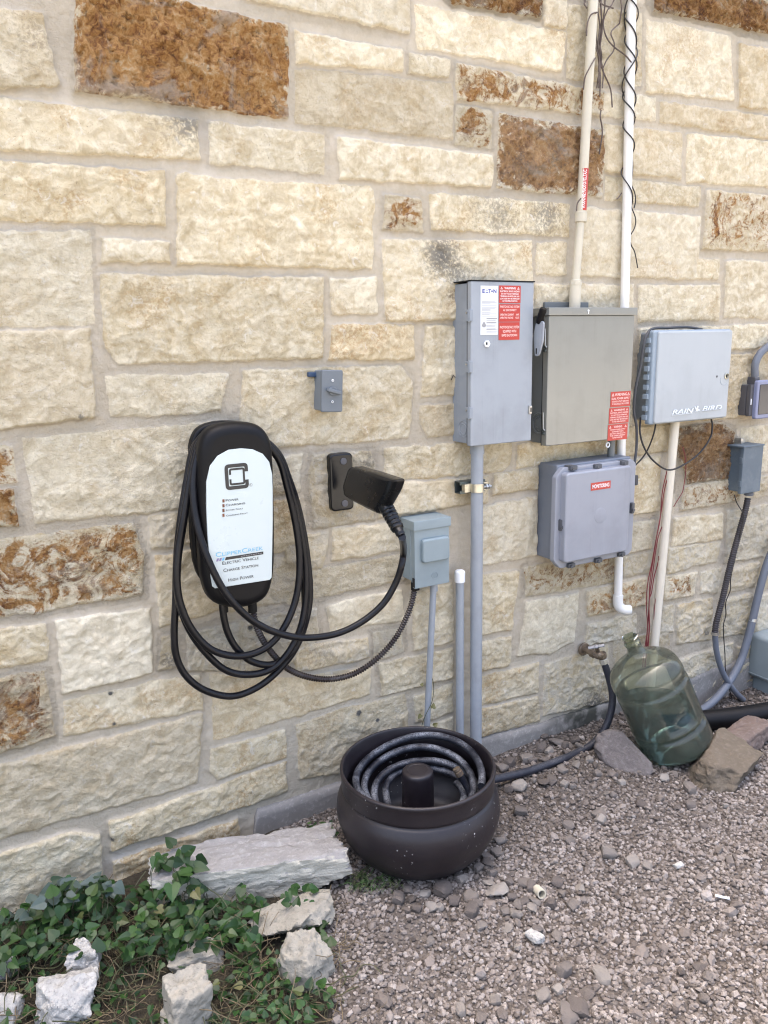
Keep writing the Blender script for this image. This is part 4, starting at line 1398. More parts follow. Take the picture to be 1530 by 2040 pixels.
MB().cyl(cc_ - (gp[42] - gp[30]).normalized() * .007, cc_ + (gp[42] - gp[30]).normalized() * .007, .0190, 18).box(cc_.x + .012, cc_.x + .034, -.016, -.010, cc_.z - .004, cc_.z + .010, .001).build('strap', M['zinc'], t_)

# utility pedestal at the edge and black drain pipe on the ground
u0 = P(1494, 1330, -.01)
e = thing('utility_housing', (u0.x, -.06, .05), 'rounded grey-green utility housing low at the right edge', 'utility box')
ub = MB()
zt_, zb_ = P(1515, 1290, -.13).z, P(1510, 1378, -.13).z
ub.box(u0.x, u0.x + .22, -.13, .01, zb_, zt_, .022, 4)
ub.build('housing', M['util_green'], e)
MB().box(u0.x + .035, u0.x + .20, -.11, .0, -.14, zb_ + .01, .012, 3).build('stem_box', M['util_green'], e)
MB().box(u0.x - .003, u0.x + .224, -.134, .01, zb_ + .018, zb_ + .023, .001).build('lid_seam', M['util_green'], e)
dp = smooth([G(1360, 1440, -.045), G(1440, 1432, -.045), G(1490, 1426, -.042), G(1540, 1418, -.04), G(1620, 1405, -.04), G(1720, 1390, -.04)], 8)
MBo = MB().tube(dp, .042, 18).build('drain_pipe', M['black_plastic'], None, loc=dp[0])
tag(MBo, 'black drain pipe lying on the ground behind the water jug', 'pipe')
# ================================================================ 8. wall charger
d = .128
def Q(px, py): v = P(px, py, -d); return (v.x, v.z)
ol = [Q(*q) for q in ((402, 1100), (408, 1160), (424, 1199), (458, 1214), (500, 1212), (535, 1192), (549, 1150), (552, 1090), (551, 990), (548, 905), (541, 872), (521, 849), (490, 842), (450, 844), (418, 857), (402, 885), (398, 930), (398, 1010))]
ol = [(v.x, v.y) for v in smooth([Vector(q) for q in ol + ol[:1]], 4)][:-1]
cxm = sum(q[0] for q in ol) / len(ol)
czm = sum(q[1] for q in ol) / len(ol)
e = thing('ev_charger', (cxm, 0, min(q[1] for q in ol)), 'black spool-shaped wall charger with a white arched faceplate and lettering', 'car charger')
MB().slab(ol, -.078, -d, .030, 7).build('front_shell', M['black_plastic'], e, angle=70)
bk = [(cxm + (q[0] - cxm) * .98 + .002, czm + .012 + (q[1] - czm) * .93) for q in ol]
MB().slab(bk, .012, -.020, .008, 4).build('back_plate', M['black_core'], e, angle=70)
co_ = [(cxm + (q[0] - cxm) * .70, czm + .02 + (q[1] - czm) * .80) for q in ol]
core = MB().slab(co_, -.018, -.080, 0).build('cable_core', M['black_core'], e)
xl = min(q[0] for q in co_)
MB().box(xl - .001, xl + .002, -.076, -.024, czm - .16, czm + .06, 0).build('rating_sticker', M['grey_sticker'], core)
fp = [Q(*q) for q in ((411, 960), (411, 1010), (413, 1060), (416, 1110), (420, 1150), (423, 1168), (428, 1172), (537, 1155), (541, 1150), (542, 1100), (543, 1040), (543, 980), (542, 945), (536, 920), (523, 904), (503, 895), (480, 893), (455, 896), (433, 908), (418, 928))]
yf = -d - .0025
pl_ = MB().slab([(x, z) for x, z in fp], -d + .004, yf, .0015, 2).build('faceplate', M['white_panel'], e)
yt = yf - .0008
# square C emblem: outer bracket open to the right, inner bracket open to the left
LG = [Q(*q) for q in ((449, 973), (497, 973), (498, 921), (449, 921))]
lx0, lx1 = LG[0][0], LG[1][0] - .002
lz0, lz1 = P(473, 974, -d).z, P(473, 923, -d).z


def bracket(mb, x0, x1, z0, z1, t, gap, side, y, r):
    """rounded square ring with a gap in the middle of one side"""
    zc = (z0 + z1) / 2
    out, inn = [], []
    sg = 1 if side == 'R' else -1
    X = (lambda v: v) if side == 'R' else (lambda v: x0 + x1 - v)
    o = rounded([(x1, zc + gap), (x1, z1), (x0, z1), (x0, z0), (x1, z0), (x1, zc - gap)], [0, r, r, r, r, 0], 5)
    i = rounded([(x1 - t, zc + gap), (x1 - t, z1 - t), (x0 + t, z1 - t), (x0 + t, z0 + t), (x1 - t, z0 + t), (x1 - t, zc - gap)], [0, max(.0005, r - t)] + [max(.0005, r - t)] * 3 + [0], 5)
    n = len(o)
    vs = [(X(a), y, b) for a, b in o] + [(X(a), y, b) for a, b in i]
    mb.add(vs, [(k, k + 1, n + k + 1, n + k) for k in range(n - 1)])


lg = MB()
bracket(lg, lx0, lx1, lz0, lz1, .0095, .011, 'R', yt, .012)
u = .0125
bracket(lg, lx0 + u - .001, lx1 - u + .003, lz0 + u - .001, lz1 - u + .001, .0055, .006, 'L', yt, .007)
rx, rz = lx1 + .0055, lz0 + .0075
lg.add([(rx + .0042 * k * cos(q), yt, rz + .0042 * k * sin(q)) for k in (1, .86) for q in np.linspace(0, 2 * pi, 21)[:-1]], [(k, (k + 1) % 20, 20 + (k + 1) % 20, 20 + k) for k in range(20)])
put_text(lg, 'R', rx, yt, rz - .002, .004, align='C')
lg.build('emblem', M['ink'], pl_, smooth=False)
tx = MB()
for (s, px, py, hh, x1p) in (('Power', 449, 999, .0062, 475), ('Charging', 449, 1008.5, .0062, 488), ('Power Fault', 449.5, 1018, .0042, 484), ('Charging Fault', 450, 1028.5, .0042, 493)):
    a_ = P(px, py, -d)
    put_text(tx, s, a_.x, yt, a_.z, hh, w=P(x1p, py, -d).x - a_.x, caps=.78, bold=.006)
tx.build('indicator_lettering', M['ink'], pl_, smooth=False)
for s, xa, xb, py, hh in (('Electric Vehicle', 442, 515, 1119, .0088), ('Charge Station', 444, 514, 1133.5, .0088), ('High Power', 454, 505, 1154, .0088)):
    a_, b_ = P(xa, py, -d), P(xb, py, -d)
    tx = MB()
    put_text(tx, s, a_.x, yt, P((xa + xb) / 2, py, -d).z, hh, w=b_.x - a_.x, caps=.78, bold=.006)
    tx.build('lettering', M['ink'], pl_, smooth=False)
tx = MB()
a_, b_ = P(429, 1105, -d), P(524, 1105, -d)
wz = P(477, 1102, -d).z
put_text(tx, 'ClipperCreek', a_.x, yt, wz, .0125, w=b_.x - a_.x, caps=.78, bold=.0)
tx.build('maker_lettering', M['cyan'], pl_, smooth=False)
tx = MB()
tx.add([(a_.x + .024, yt, wz - .0125), (b_.x, yt, wz - .0125), (b_.x, yt, wz - .0045), (a_.x + .027, yt, wz - .0045)], [(0, 1, 2, 3)])
bar = tx.build('black_bar', M['ink'], pl_, smooth=False)
tx = MB()
for k in range(9):
    xx_ = b_.x - .064 + k * .0068
    tx.add([(xx_, yt - .0006, wz - .0092), (xx_ + .0052, yt - .0006, wz - .0092), (xx_ + .0052, yt - .0006, wz - .0076), (xx_, yt - .0006, wz - .0076)], [(0, 1, 2, 3)])
tx.build('bar_print', M['ink_grey'], bar, smooth=False)
for k, mt in ((0, 'mauve'), (1, 'mauve'), (2, 'cyan')):
    xx_ = a_.x + k * .0078
    MB().add([(xx_, yt, wz - .0125), (xx_ + .0058, yt, wz - .0125), (xx_ + .0085, yt, wz - .0045), (xx_ + .0027, yt, wz - .0045)], [(0, 1, 2, 3)]).build('stripe', M[mt], pl_, smooth=False)
for py in (997.5, 1007, 1016.5, 1026):
    a2 = P(444.5, py, -d)
    MB().box(a2.x - .0028, a2.x + .0028, yt - .0008, yt + .001, a2.z - .0042, a2.z + .0042, .0006).build('indicator_lamp', M['led_brown'], pl_)
for px, r_ in ((446, .012), (503, .013)):
    g_ = P(px, 1211, -.062)
    MB().cyl((g_.x, -.062, g_.z - .012), (g_.x, -.062, g_.z + .06), r_, 14).build('cable_gland', M['black_core'], e)

# ---------------------------------------------------------------- holster and plug
e = thing('plug_holster', (P(680, 1020, 0).x, 0, P(680, 1020, -.02).z), 'glossy black wall holster, right of the charger, holding the charging plug', 'holster')
hp = [(P(a, b, -.02).x, P(a, b, -.02).z) for a, b in ((661, 1021), (704, 1015), (701, 902), (658, 905))]
x0, x1 = (hp[0][0] + hp[3][0]) / 2, (hp[1][0] + hp[2][0]) / 2 + .004
z0, z1 = (hp[0][1] + hp[1][1]) / 2, (hp[2][1] + hp[3][1]) / 2
M['gloss_black'] = surf('gloss_black', (.004, .0045, .006), .25, .1, dirt_col=(.012, .012, .012), bump=.02, spec=.35)
M['holster_black'] = surf('holster_black', (.0045, .005, .0065), .27, .12, dirt_col=(.012, .012, .012), bump=.05, spec=.3)
MB().slab(rounded(rect(x0, x1, z0, z1), .016, 5), .012, -.018, .006, 4).build('back_plate', M['gloss_black'], e)
for zz_ in (z1 - .024, z0 + .022):
    MB().cyl(((x0 + x1) / 2 + .006, -.0175, zz_), ((x0 + x1) / 2 + .006, -.0215, zz_), .0105, 14, bev=.001).build('mounting_screw', M['outlet_grey'], e)
XL = x0 + .010
prof = [PX(*q, XL) for q in ((690, 932), (700, 930), (740, 942), (785, 957), (778, 978), (751, 1026), (732, 1017), (700, 1000), (681, 988), (678, 970))]
pr2 = [(v.y, v.z) for v in prof]
XR = XL + .044
cy_, cz_ = sum(q[0] for q in pr2) / len(pr2), sum(q[1] for q in pr2) / len(pr2)
hb = MB()
pr2 = rounded(pr2, .012, 4)
secs = ((XL + .000, .80), (XL + .0012, .88), (XL + .0045, .95), (XL + .011, 1.0), (XR - .011, 1.0), (XR - .0045, .95), (XR - .0012, .88), (XR, .80))
n = len(pr2)
vs, fs = [], []
for X_, k_ in secs:
    for y_, z_ in pr2: vs.append((X_, cy_ + (y_ - cy_) * k_, cz_ + (z_ - cz_) * k_))
for j in range(len(secs) - 1):
    for i in range(n): fs.append((j * n + i, j * n + (i + 1) % n, (j + 1) * n + (i + 1) % n, (j + 1) * n + i))
fs += [tuple(range(n)), tuple(range(len(vs) - 1, len(vs) - n - 1, -1))]
hb.add(vs, fs)
ho = hb.build('socket_housing', M['holster_black'], e)
XM = (XL + XR) / 2
b0, b1 = PX(766, 1004, XM), PX(800, 1068, XM)
ax_ = (b1 - b0)

# charging cable: one long cord wound on the charger, its plug parked in the holster
e = thing('charging_cable', PX(800, 1066, XM), 'thick black charging cord coiled in big loops round the charger, its plug in the holster', 'cable')
path = []
top_l = lambda s: [(372 + s, 915, -.05), (388 + s, 873, -.052), (415 + s, 853, -.055), (470, 850, -.055), (530, 868, -.052)]
path += Pq([(443, 1190, -.062), (444, 1216, -.065), (452, 1255, -.068), (470, 1290, -.070), (500, 1317, -.072), (540, 1324, -.074), (575, 1305, -.070), (600, 1268, -.065), (617, 1195, -.060), (612, 1110, -.056), (596, 1020, -.052), (572, 945, -.050), (545, 895, -.050)])
path += Pq([(490, 858, -.050), (425, 862, -.046), (388, 890, -.046), (372, 960, -.048), (358, 1050, -.052), (352, 1120, -.052), (350, 1200, -.055), (347, 1265, -.055), (352, 1310, -.055), (372, 1348, -.058), (410, 1376, -.060), (463, 1387, -.062), (515, 1368, -.066), (560, 1330, -.068), (593, 1283, -.068), (607, 1225, -.064), (603, 1130, -.058), (590, 1030, -.054), (568, 950, -.052), (545, 900, -.052)])
path += Pq([(490, 856, -.060), (430, 856, -.058), (393, 884, -.058), (378, 960, -.062), (364, 1050, -.066), (354, 1120, -.070), (355, 1190, -.074), (375, 1250, -.078), (408, 1298, -.080), (450, 1335, -.082), (498, 1344, -.082), (545, 1330, -.080), (582, 1288, -.078), (604, 1230, -.072), (610, 1150, -.066), (600, 1060, -.060), (580, 975, -.056), (555, 905, -.056)])
path += Pq([(500, 862, -.068), (440, 858, -.068), (400, 880, -.070), (382, 940, -.075), (368, 1020, -.080), (356, 1090, -.084), (352, 1150, -.088), (360, 1205, -.092), (385, 1258, -.096), (425, 1296, -.098), (480, 1307, -.098), (530, 1290, -.094), (566, 1250, -.088), (590, 1190, -.080), (597, 1120, -.074), (590, 1050, -.068), (572, 970, -.062), (552, 910, -.060)])
path += Pq([(500, 866, -.074), (445, 864, -.074), (408, 880, -.078), (392, 915, -.086), (385, 965, -.096), (389, 1025, -.112), (402, 1080, -.130), (424, 1136, -.146), (452, 1185, -.152), (490, 1226, -.150), (530, 1252, -.146), (580, 1268, -.142), (625, 1270, -.142), (675, 1261, -.144), (722, 1238, -.148), (762, 1204, -.154), (786, 1166, -.162), (799, 1130, -.172), (804, 1098, -.182)])
path += [b1 + ax_.normalized() * .004]
cab = MB().tube(smooth(path, 9), .0101, 12).build('cord', M['cable'], e)
gp_ = MB()
N = 40
pts, rs = [], []
for k in range(N + 1):
    f_ = k / N
    pts.append(b0 - ax_ * .25 + ax_ * (1.25 * f_))
    r_ = .0225 - .0065 * f_
    if .35 < f_ < .80: r_ += .0012 * sin(f_ * 75)
    if f_ > .84: r_ = .0125 if f_ < .97 else .0105
    rs.append(r_)
gp_.tube(pts, rs, 16).build('plug_handle', M['holster_black'], e)

# ribbed power whip from the charger to the small hooded box
cp = smooth(Pq([(503, 1200, -.062), (508, 1238, -.060), (522, 1272, -.055), (545, 1305, -.045), (575, 1333, -.035), (615, 1349, -.030), (660, 1353, -.030), (708, 1341, -.030), (752, 1311, -.032), (788, 1271, -.036), (812, 1225, -.042), (823, 1190, -.046), (826, 1166, -.050)]), 8)
t_ = thing('armoured_whip', cp[-1], 'dark ribbed metal cable looping from under the charger up to the small hooded box', 'cable')
corrugated(cp, .0085, .0084, .0015, M['flex'], 'ribbed_sheath', t_, 12)
MB().cyl(cp[-1] - Vector((0, 0, .014)), cp[-1] + Vector((0, 0, .012)), .0125, 14).build('fitting', M['black_plastic'], t_)

# ---------------------------------------------------------------- wall switch
d = .058
x0, x1, z0, z1 = front((641, 780), (683, 776), (660, 737), (664, 821), d)
e = thing('wall_switch', ((x0 + x1) / 2, 0, (z0 + z1) / 2), 'small dark grey weatherproof switch with a lever, above and right of the charger', 'switch')
MB().box(x0 + .003, x1 - .003, -d + .011, .012, z0 + .003, z1 - .002, .004, 3).build('back_box', M['switch_side'], e)
MB().slab(rounded(rect(x0, x1, z0, z1), .006, 4), -d + .010, -d, .003, 3).build('cover', M['switch_grey'], e)
xm, zm = (x0 + x1) / 2, (z0 + z1) / 2
for dz in (.030, -.030):
    s_ = screw('cover_screw', xm, -d, zm + dz, .0038, M['cap_white'], e)
    MB().box(xm - .0012, xm + .0012, -d - .0036, -d - .0028, zm + dz - .002, zm + dz + .002, 0).build('screw_slot', M['hole_shade'], s_)
rm_ = Matrix.Translation((xm, -d - .008, zm)) @ Matrix.Rotation(radians(14), 4, 'Y') @ Matrix.Translation((-xm, d + .008, -zm))
MB().box(xm - .020, xm + .022, -d - .016, -d - .002, zm - .0055, zm + .0055, .003, 2, rm_).cyl((xm, -d, zm), (xm, -d - .006, zm), .013, 18, bev=.001).build('lever', M['switch_grey'], e)
MB().box(x0 - .020, x0 + .006, -.012, .006, z1 - .022, z1 - .008, .003).build('mounting_ear', M['blue_clip'], e)
e.rotation_euler = (0, radians(3.0), 0)

# ================================================================ 9. hose pot and hose
PXC, PYC = 1.06, -.31
t = NT('pot_plastic')
n1, n2 = t.noise(7, 6, .62), t.noise(90, 4, .6)
c = t.mix(n1, (.0078, .0056, .0078), (.0175, .0132, .0165))
sp = t.sstep(t.noise(120, 2, .4, 0), .70, .74)
msk = t.sstep(t.noise(5, 3), .50, .62)
c = t.mix(t.math('MULTIPLY', sp, msk), c, (.5, .5, .5))
c = t.mix(t.math('MULTIPLY', t.sstep(t.noise(14, 6, .7), .5, .75), .30), c, (.035, .031, .030))
M['pot'] = t.out(c, t.math('MULTIPLY_ADD', n1, .3, .30), t.bump(t.noise(55, 5, .6), .12, .004))
e = thing('hose_pot', (PXC, PYC, 0), 'round dark hose pot with flared collar and centre post at the wall foot', 'pot')
prof = [(.150, -.01), (.163, .004), (.192, .028), (.222, .068), (.240, .118), (.243, .148), (.239, .176), (.229, .198), (.2235, .204), (.2215, .208), (.2225, .212), (.2265, .216), (.2265, .235), (.2275, .255), (.2300, .266), (.2285, .272), (.2225, .274), (.2185, .268), (.2150, .245), (.2130, .21), (.2290, .17), (.2330, .14), (.2260, .10), (.2000, .06), (.1600, .025), (.02, .02)]
pp = [(a.x, a.y) for a in smooth([Vector((r_, z_)) for r_, z_ in prof], 4)]
MB().lathe(pp, 96, Matrix.Translation((PXC, PYC, 0)), cap=True).build('bowl', M['pot'], e, angle=50)
zt_ = P(830, 1534, PYC).z
MB().lathe([(.050, .02), (.047, zt_ - .014), (.0455, zt_ - .005), (.041, zt_ - .0005), (.03, zt_ + .0005), (.028, zt_ - .001), (.003, zt_ - .001)], 48, Matrix.Translation((PXC, PYC, 0))).build('centre_post', M['pot'], e, angle=40)

e = thing('garden_hose', (1.6, -.08, 0), 'dusty blue-black garden hose coiled in the pot and running to the tap', 'hose')
hr = .0105
coil = []
r5 = random.Random(5)
turns = 4.15
for k in range(int(turns * 40)):
    a = radians(-45) + k / 40 * 2 * pi
    f_ = k / (turns * 40)
    tk = k / 40
    rr = .197 - .082 * f_ ** .8 + .010 * sin(tk * 2.9 + 1) * sin(a * .5) + .005 * sin(3.1 * a)
    ox, oy = .62 * (.197 - rr) + .010 * sin(tk * 4.1), .30 * (.197 - rr) * sin(tk * 1.9)
    z_ = .232 - .100 * f_ + .022 * sin(a + .6) + .016 * sin(tk * 5.3) * cos(a)
    coil.append(Vector((PXC + rr * cos(a) + ox - .004, PYC + rr * sin(a) + oy, z_)))
# tail: out of the pot's side, over the gravel and up to the tap
tail = [coil[0] + Vector((.004, -.012, -.03)), Vector((PXC + .21, PYC + .05, .10)), Vector((PXC + .245, PYC + .10, .075))]
tail = [Vector((PXC + .15, PYC - .12, .17)), Vector((PXC + .195, PYC - .02, .14)), Vector((PXC + .225, PYC + .06, .105)), Vector((PXC + .275, PYC + .115, .055)),
        G(1035, 1541, .022), G(1080, 1527, .014), G(1118, 1513, .014), P(1148, 1500, -.15), P(1181, 1482, -.155), P(1204, 1453, -.155), P(1217, 1418, -.15), P(1220, 1384, -.14), P(1213, 1350, -.125), P(1203, 1318, -.108)]
MB().tube(smooth(coil, 2), hr * 1.08, 12).build('hose_coil', M['hose'], e)
MB().tube(smooth(tail, 8), hr * 1.28, 12).build('hose_tail', M['hose_dark'], e)
fe = coil[-1]
f0_ = Vector((PXC + .155, PYC - .06, .150))
f1_ = P(917, 1545, PYC - .035)
hd = (f1_ - f0_)
MB().cyl(f0_, f1_, hr, 12).build('loose_end', M['hose'], e)
fr = MB().cyl(f1_, f1_ + hd.normalized() * .016, .0125, 14, bev=.001).cyl(f1_ + hd.normalized() * .018, f1_ + hd.normalized() * .026, .0115, 14)
fr.build('hose_fitting', M['brass'], e)
e2 = tail[-1]
ud = (P(1196, 1296, -.10) - e2).normalized()
MB().cyl(e2 - ud * .030, e2 - ud * .008, .0140, 14, bev=.001).cyl(e2 - ud * .007, e2 + ud * .012, .0165, 8, bev=.001).build('hose_ferrule', M['hose_ferrule'], e)
# tap
fpos = P(1163, 1293, 0)
e = thing('garden_tap', fpos, 'tarnished brass garden tap low on the wall with the hose screwed on', 'tap')
fb = P(1184, 1299, -.085)
b_ = MB()
b_.cyl((fpos.x, .02, fpos.z), (fpos.x, -.045, fpos.z), .0115, 14)
b_.cyl((fpos.x, .004, fpos.z), (fpos.x, -.006, fpos.z), .026, 18, bev=.002)
b_.cyl((fpos.x, -.040, fpos.z), (fpos.x, -.060, fpos.z), .0165, 6)
b_.tube(smooth([Vector((fpos.x, -.055, fpos.z)), Vector((fpos.x + .002, -.080, fpos.z)), Vector((fb.x, -.098, fb.z - .008)), e2 + ud * .02], 5), .0135, 14)
b_.cyl(e2 + ud * .016, e2 + ud * .036, .0175, 8, bev=.001)
b_.build('body', M['brass'], e)
st0 = Vector((fpos.x + .004, -.078, fpos.z + .004))
st1 = P(1188, 1289, -.115)
sb = MB().cyl(st0, st1, .0075, 10)
sb.build('stem', M['brass'], e)
hd_ = (st1 - st0).normalized()
Mh = Matrix.Translation(st1 + hd_ * .004) @ hd_.to_track_quat('Z', 'Y').to_matrix().to_4x4()
hm = MB().lathe([(.0075, -.004), (.0085, 0), (.0075, .004), (.0035, .005)], 12, Mh)
for a in (20, 200): hm.box(.006, .030, -.006, .006, -.003, .004, .0025, 2, Mh @ Matrix.Rotation(radians(a), 4, 'Z'))
hm.build('wing_handle', surf('tap_zinc', (.22, .22, .225), .4, .2, metallic=.4, scale=40), e)

# ================================================================ 10. water jug
jb, jn = Vector((2.140, -.352, .036)), Vector((1.978, -.25, .452))
jax = (jn - jb).normalized()
JL = (jn - jb).length
JM = Matrix.Translation(jb) @ jax.to_track_quat('Z', 'Y').to_matrix().to_4x4()
prof = [(.004, .012), (.07, .010), (.095, .002), (.118, .000), (.130, .010), (.1355, .028), (.136, .075), (.1335, .088), (.127, .096), (.1265, .104), (.132, .112), (.136, .122), (.136, .245), (.1345, .262), (.1295, .270), (.129, .276), (.133, .284), (.135, .296), (.133, .318), (.124, .342), (.104, .362), (.074, .377), (.048, .388), (.034, .400), (.0285, .415), (.0275, .430), (.0305, .436), (.0305, .444), (.0275, .448), (.0275, .462), (.030, .466), (.030, JL), (.0255, JL), (.0245, .43)]
pp = [(max(.001, a.x * .955), a.y) for a in smooth([Vector(q) for q in prof], 4)]
NJ = 120
jm = MB()
# angle of the side facing the viewer, in the jug's own frame
loc = JM.inverted().to_3x3() @ (EYE - jb).normalized()
av = math.atan2(loc.y, loc.x)
vs, fs = [], []
for r_, z_ in pp:
    for k in range(NJ):
        a = 2 * pi * k / NJ
        da = (a - av - radians(20) + pi) % (2 * pi) - pi
        rr = r_
        # moulded hand grip: a sunken panel, and short upright flutes near the base
        q = ss(np.array(.47 - abs(da)), 0, .07) * ss(np.array(z_), .128, .142) * ss(np.array(.250 - z_), 0, .014)
        rr -= .024 * float(q)
        if .03 < z_ < .078 and abs(da) < .6: rr -= .003 * (sin(da * 22) > .55)
        rr += .0012 * sin(5 * a + z_ * 30)
        vs.append(JM @ Vector((rr * cos(a), rr * sin(a), z_)))
for i in range(len(pp) - 1):
    for k in range(NJ):
        a, b = i * NJ + k, i * NJ + (k + 1) % NJ
        fs.append((a, b, b + NJ, a + NJ))
fs.append(tuple(range(NJ - 1, -1, -1)))
jm.add(vs, fs)
def clear_plastic(name, tint, film, film_amt, gloss):
    t = NT(name)
    tr = t.n('BsdfTransparent', i_Color=tint)
    df = t.n('BsdfDiffuse', i_Color=film)
    tl = t.n('BsdfTranslucent', i_Color=film)
    m0 = t.n('MixShader', p0=.5)
    t.t.links.new(df.outputs[0], m0.inputs[1])
    t.t.links.new(tl.outputs[0], m0.inputs[2])
    n1 = t.noise(9, 5, .6)
    m1 = t.n('MixShader', p0=t.math('MULTIPLY', t.math('MULTIPLY_ADD', n1, 1.2, .4), film_amt, clamp=True))
    t.t.links.new(tr.outputs[0], m1.inputs[1])
    t.t.links.new(m0.outputs[0], m1.inputs[2])
    gl = t.n('BsdfGlossy', i_Color=(.9, .9, .9), i_Roughness=gloss)
    nm = t.bump(t.noise(30, 3), .06, .003)
    t.put(gl.inputs['Normal'], nm)
    fr = t.n('Fresnel', i_IOR=1.45)
    m2 = t.n('MixShader', p0=t.math('MULTIPLY', fr.outputs[0], .9))
    t.t.links.new(m1.outputs[0], m2.inputs[1])
    t.t.links.new(gl.outputs[0], m2.inputs[2])
    t.t.links.new(m2.outputs[0], t.t.nodes['Material Output'].inputs[0])
    return t.m


M['jug'] = clear_plastic('jug_plastic', (.77, .80, .69), (.30, .315, .255), .22, .09)
e = thing('water_jug', jb, 'big greenish clear plastic water jug, half full, leaning left among the rocks', 'jug')
jm.build('bottle', M['jug'], e, angle=70)
M['jug_water'] = clear_plastic('jug_water', (.50, .63, .67), (.075, .12, .13), .30, .05)
# water surface level: cut the inner volume with a horizontal plane
bw = bmesh.new()
inner = [(.003, .016), (.09, .012), (.124, .014), (.1305, .03), (.131, .075), (.122, .100), (.130, .122), (.116, .15), (.116, .235), (.130, .262), (.126, .28), (.13, .30), (.115, .34), (.05, .38), (.003, .385)]
w_ = MB().lathe([(a * .955, b) for a, b in inner], 48, JM, cap=True)
bv = [bw.verts.new(v) for v in w_.v]
for f in w_.f: bw.faces.new([bv[i] for i in f])
r_ = bmesh.ops.bisect_plane(bw, geom=bw.verts[:] + bw.edges[:] + bw.faces[:], plane_co=(0, 0, .215), plane_no=(0, 0, 1), clear_outer=True)
ed = [g for g in r_['geom_cut'] if isinstance(g, bmesh.types.BMEdge)]
bmesh.ops.contextual_create(bw, geom=ed)
MB().bm(bw).build('water', M['jug_water'], e, angle=50)

# ================================================================ 11. rocks
def rock_mat(name, a, b, spots, bumpd=.006):
    t = NT(name)
    n1, n2 = t.noise(13, 6, .65, .4), t.noise(75, 5, .65)
    c = t.mix(n1, a, b)
    c = t.mix(t.math('MULTIPLY', t.sstep(n2, .48, .66), .5), c, spots)
    pit = t.sstep(t.noise(150, 3, .6), .62, .72)
    c = t.mix(t.math('MULTIPLY', pit, .4), c, tuple(x * .35 for x in a))
    return t.out(c, .9, t.bump(n1, .5, .014, t.bump(n2, .8, bumpd, t.bump(t.noise(210, 4, .65), .6, .003))), Specular_IOR_Level=.25)


M['lime'] = rock_mat('limestone_rock', (.21, .197, .165), (.44, .41, .345), (.18, .172, .147))
def grey_top_slab():
    t = NT('slab_stone')
    n1, n2 = t.noise(13, 6, .65, .4), t.noise(75, 5, .65)
    face = t.mix(n1, (.42, .39, .32), (.66, .62, .52))
    top = t.mix(n1, (.20, .192, .185), (.38, .365, .35))
    top = t.mix(t.math('MULTIPLY', t.sstep(n2, .5, .66), .5), top, (.44, .43, .42))
    sep = t.n('SeparateXYZ', p0=t.n('TexCoord').outputs['Normal'])
    up = t.sstep(t.math('ADD', sep.outputs[2], t.math('MULTIPLY_ADD', n1, .6, -.3)), .45, .70)  # upward faces greyer, the other faces cream
    c = t.mix(up, face, top)
    c = t.mix(t.math('MULTIPLY', t.sstep(t.noise(150, 3, .6), .62, .72), .4), c, (.11, .10, .09))
    return t.out(c, .9, t.bump(n1, .5, .014, t.bump(n2, .8, .006)), Specular_IOR_Level=.25)


M['slab_stone'] = grey_top_slab()
M['white_rock'] = rock_mat('white_rock', (.33, .32, .30), (.58, .565, .53), (.19, .182, .17), .010)
M['field_stone'] = rock_mat('field_stone', (.115, .10, .095), (.20, .178, .168), (.25, .23, .22))
M['brown_stone'] = rock_mat('brown_stone', (.10, .080, .058), (.17, .142, .108), (.20, .17, .135))
M['red_stone'] = rock_mat('red_stone', (.11, .078, .064), (.20, .158, .138), (.24, .20, .18))


def rock_mesh(size, seed, extra=7, chip=.92, sub=4, rough=.035, boxy=True):
    """angular stone: a ball clipped by a box and random planes, then roughened"""
    r = random.Random(seed)
    b = bmesh.new()
    bmesh.ops.create_icosphere(b, subdivisions=sub, radius=1)
    pl = []
    if boxy:
        for a in ((1, 0, 0), (-1, 0, 0), (0, 1, 0), (0, -1, 0), (0, 0, 1), (0, 0, -1)):
            pl.append((Vector(a) + Vector((r.uniform(-.16, .16), r.uniform(-.16, .16), r.uniform(-.16, .16))), r.uniform(.88, 1.0)))
    for k in range(extra):
        v = Vector((r.gauss(0, 1), r.gauss(0, 1), r.gauss(0, 1))).normalized()
        k_ = (abs(v.x) + abs(v.y) + abs(v.z)) if boxy else 1
        pl.append((v, r.uniform(chip - .22, chip) * (k_ * .80 if boxy else 1)))
    pl = [(v.normalized(), q) for v, q in pl]
    from mathutils import noise as mn
    off = Vector((seed * 3.7, seed * 1.3, 0))
    sm_ = sorted(size)[1] * .6
    for v in b.verts:
        u = v.co.normalized()
        rad = 3.0
        for nrm, q in pl:
            c = u.dot(nrm)
            if c > .05: rad = min(rad, q / c)
        rad = min(rad, 1.75)
        q = Vector((u.x * rad * size[0], u.y * rad * size[1], u.z * rad * size[2])) / sm_
        n = mn.fractal(q * 1.6 + off, .85, 2.1, 6) * rough * 2.0 + (abs(mn.noise(q * 3.2 + off)) - .3) * rough * 1.6 - max(0, mn.noise(q * 1.1 - off) - .25) * rough * 6
        v.co = u * (rad * (1 + n * sm_ / (sm_ + 0 * rad)))
    bmesh.ops.smooth_vert(b, verts=b.verts, factor=.25, use_axis_x=True, use_axis_y=True, use_axis_z=True)
    bmesh.ops.scale(b, vec=(size[0] / 2, size[1] / 2, size[2] / 2), verts=b.verts)
    return b


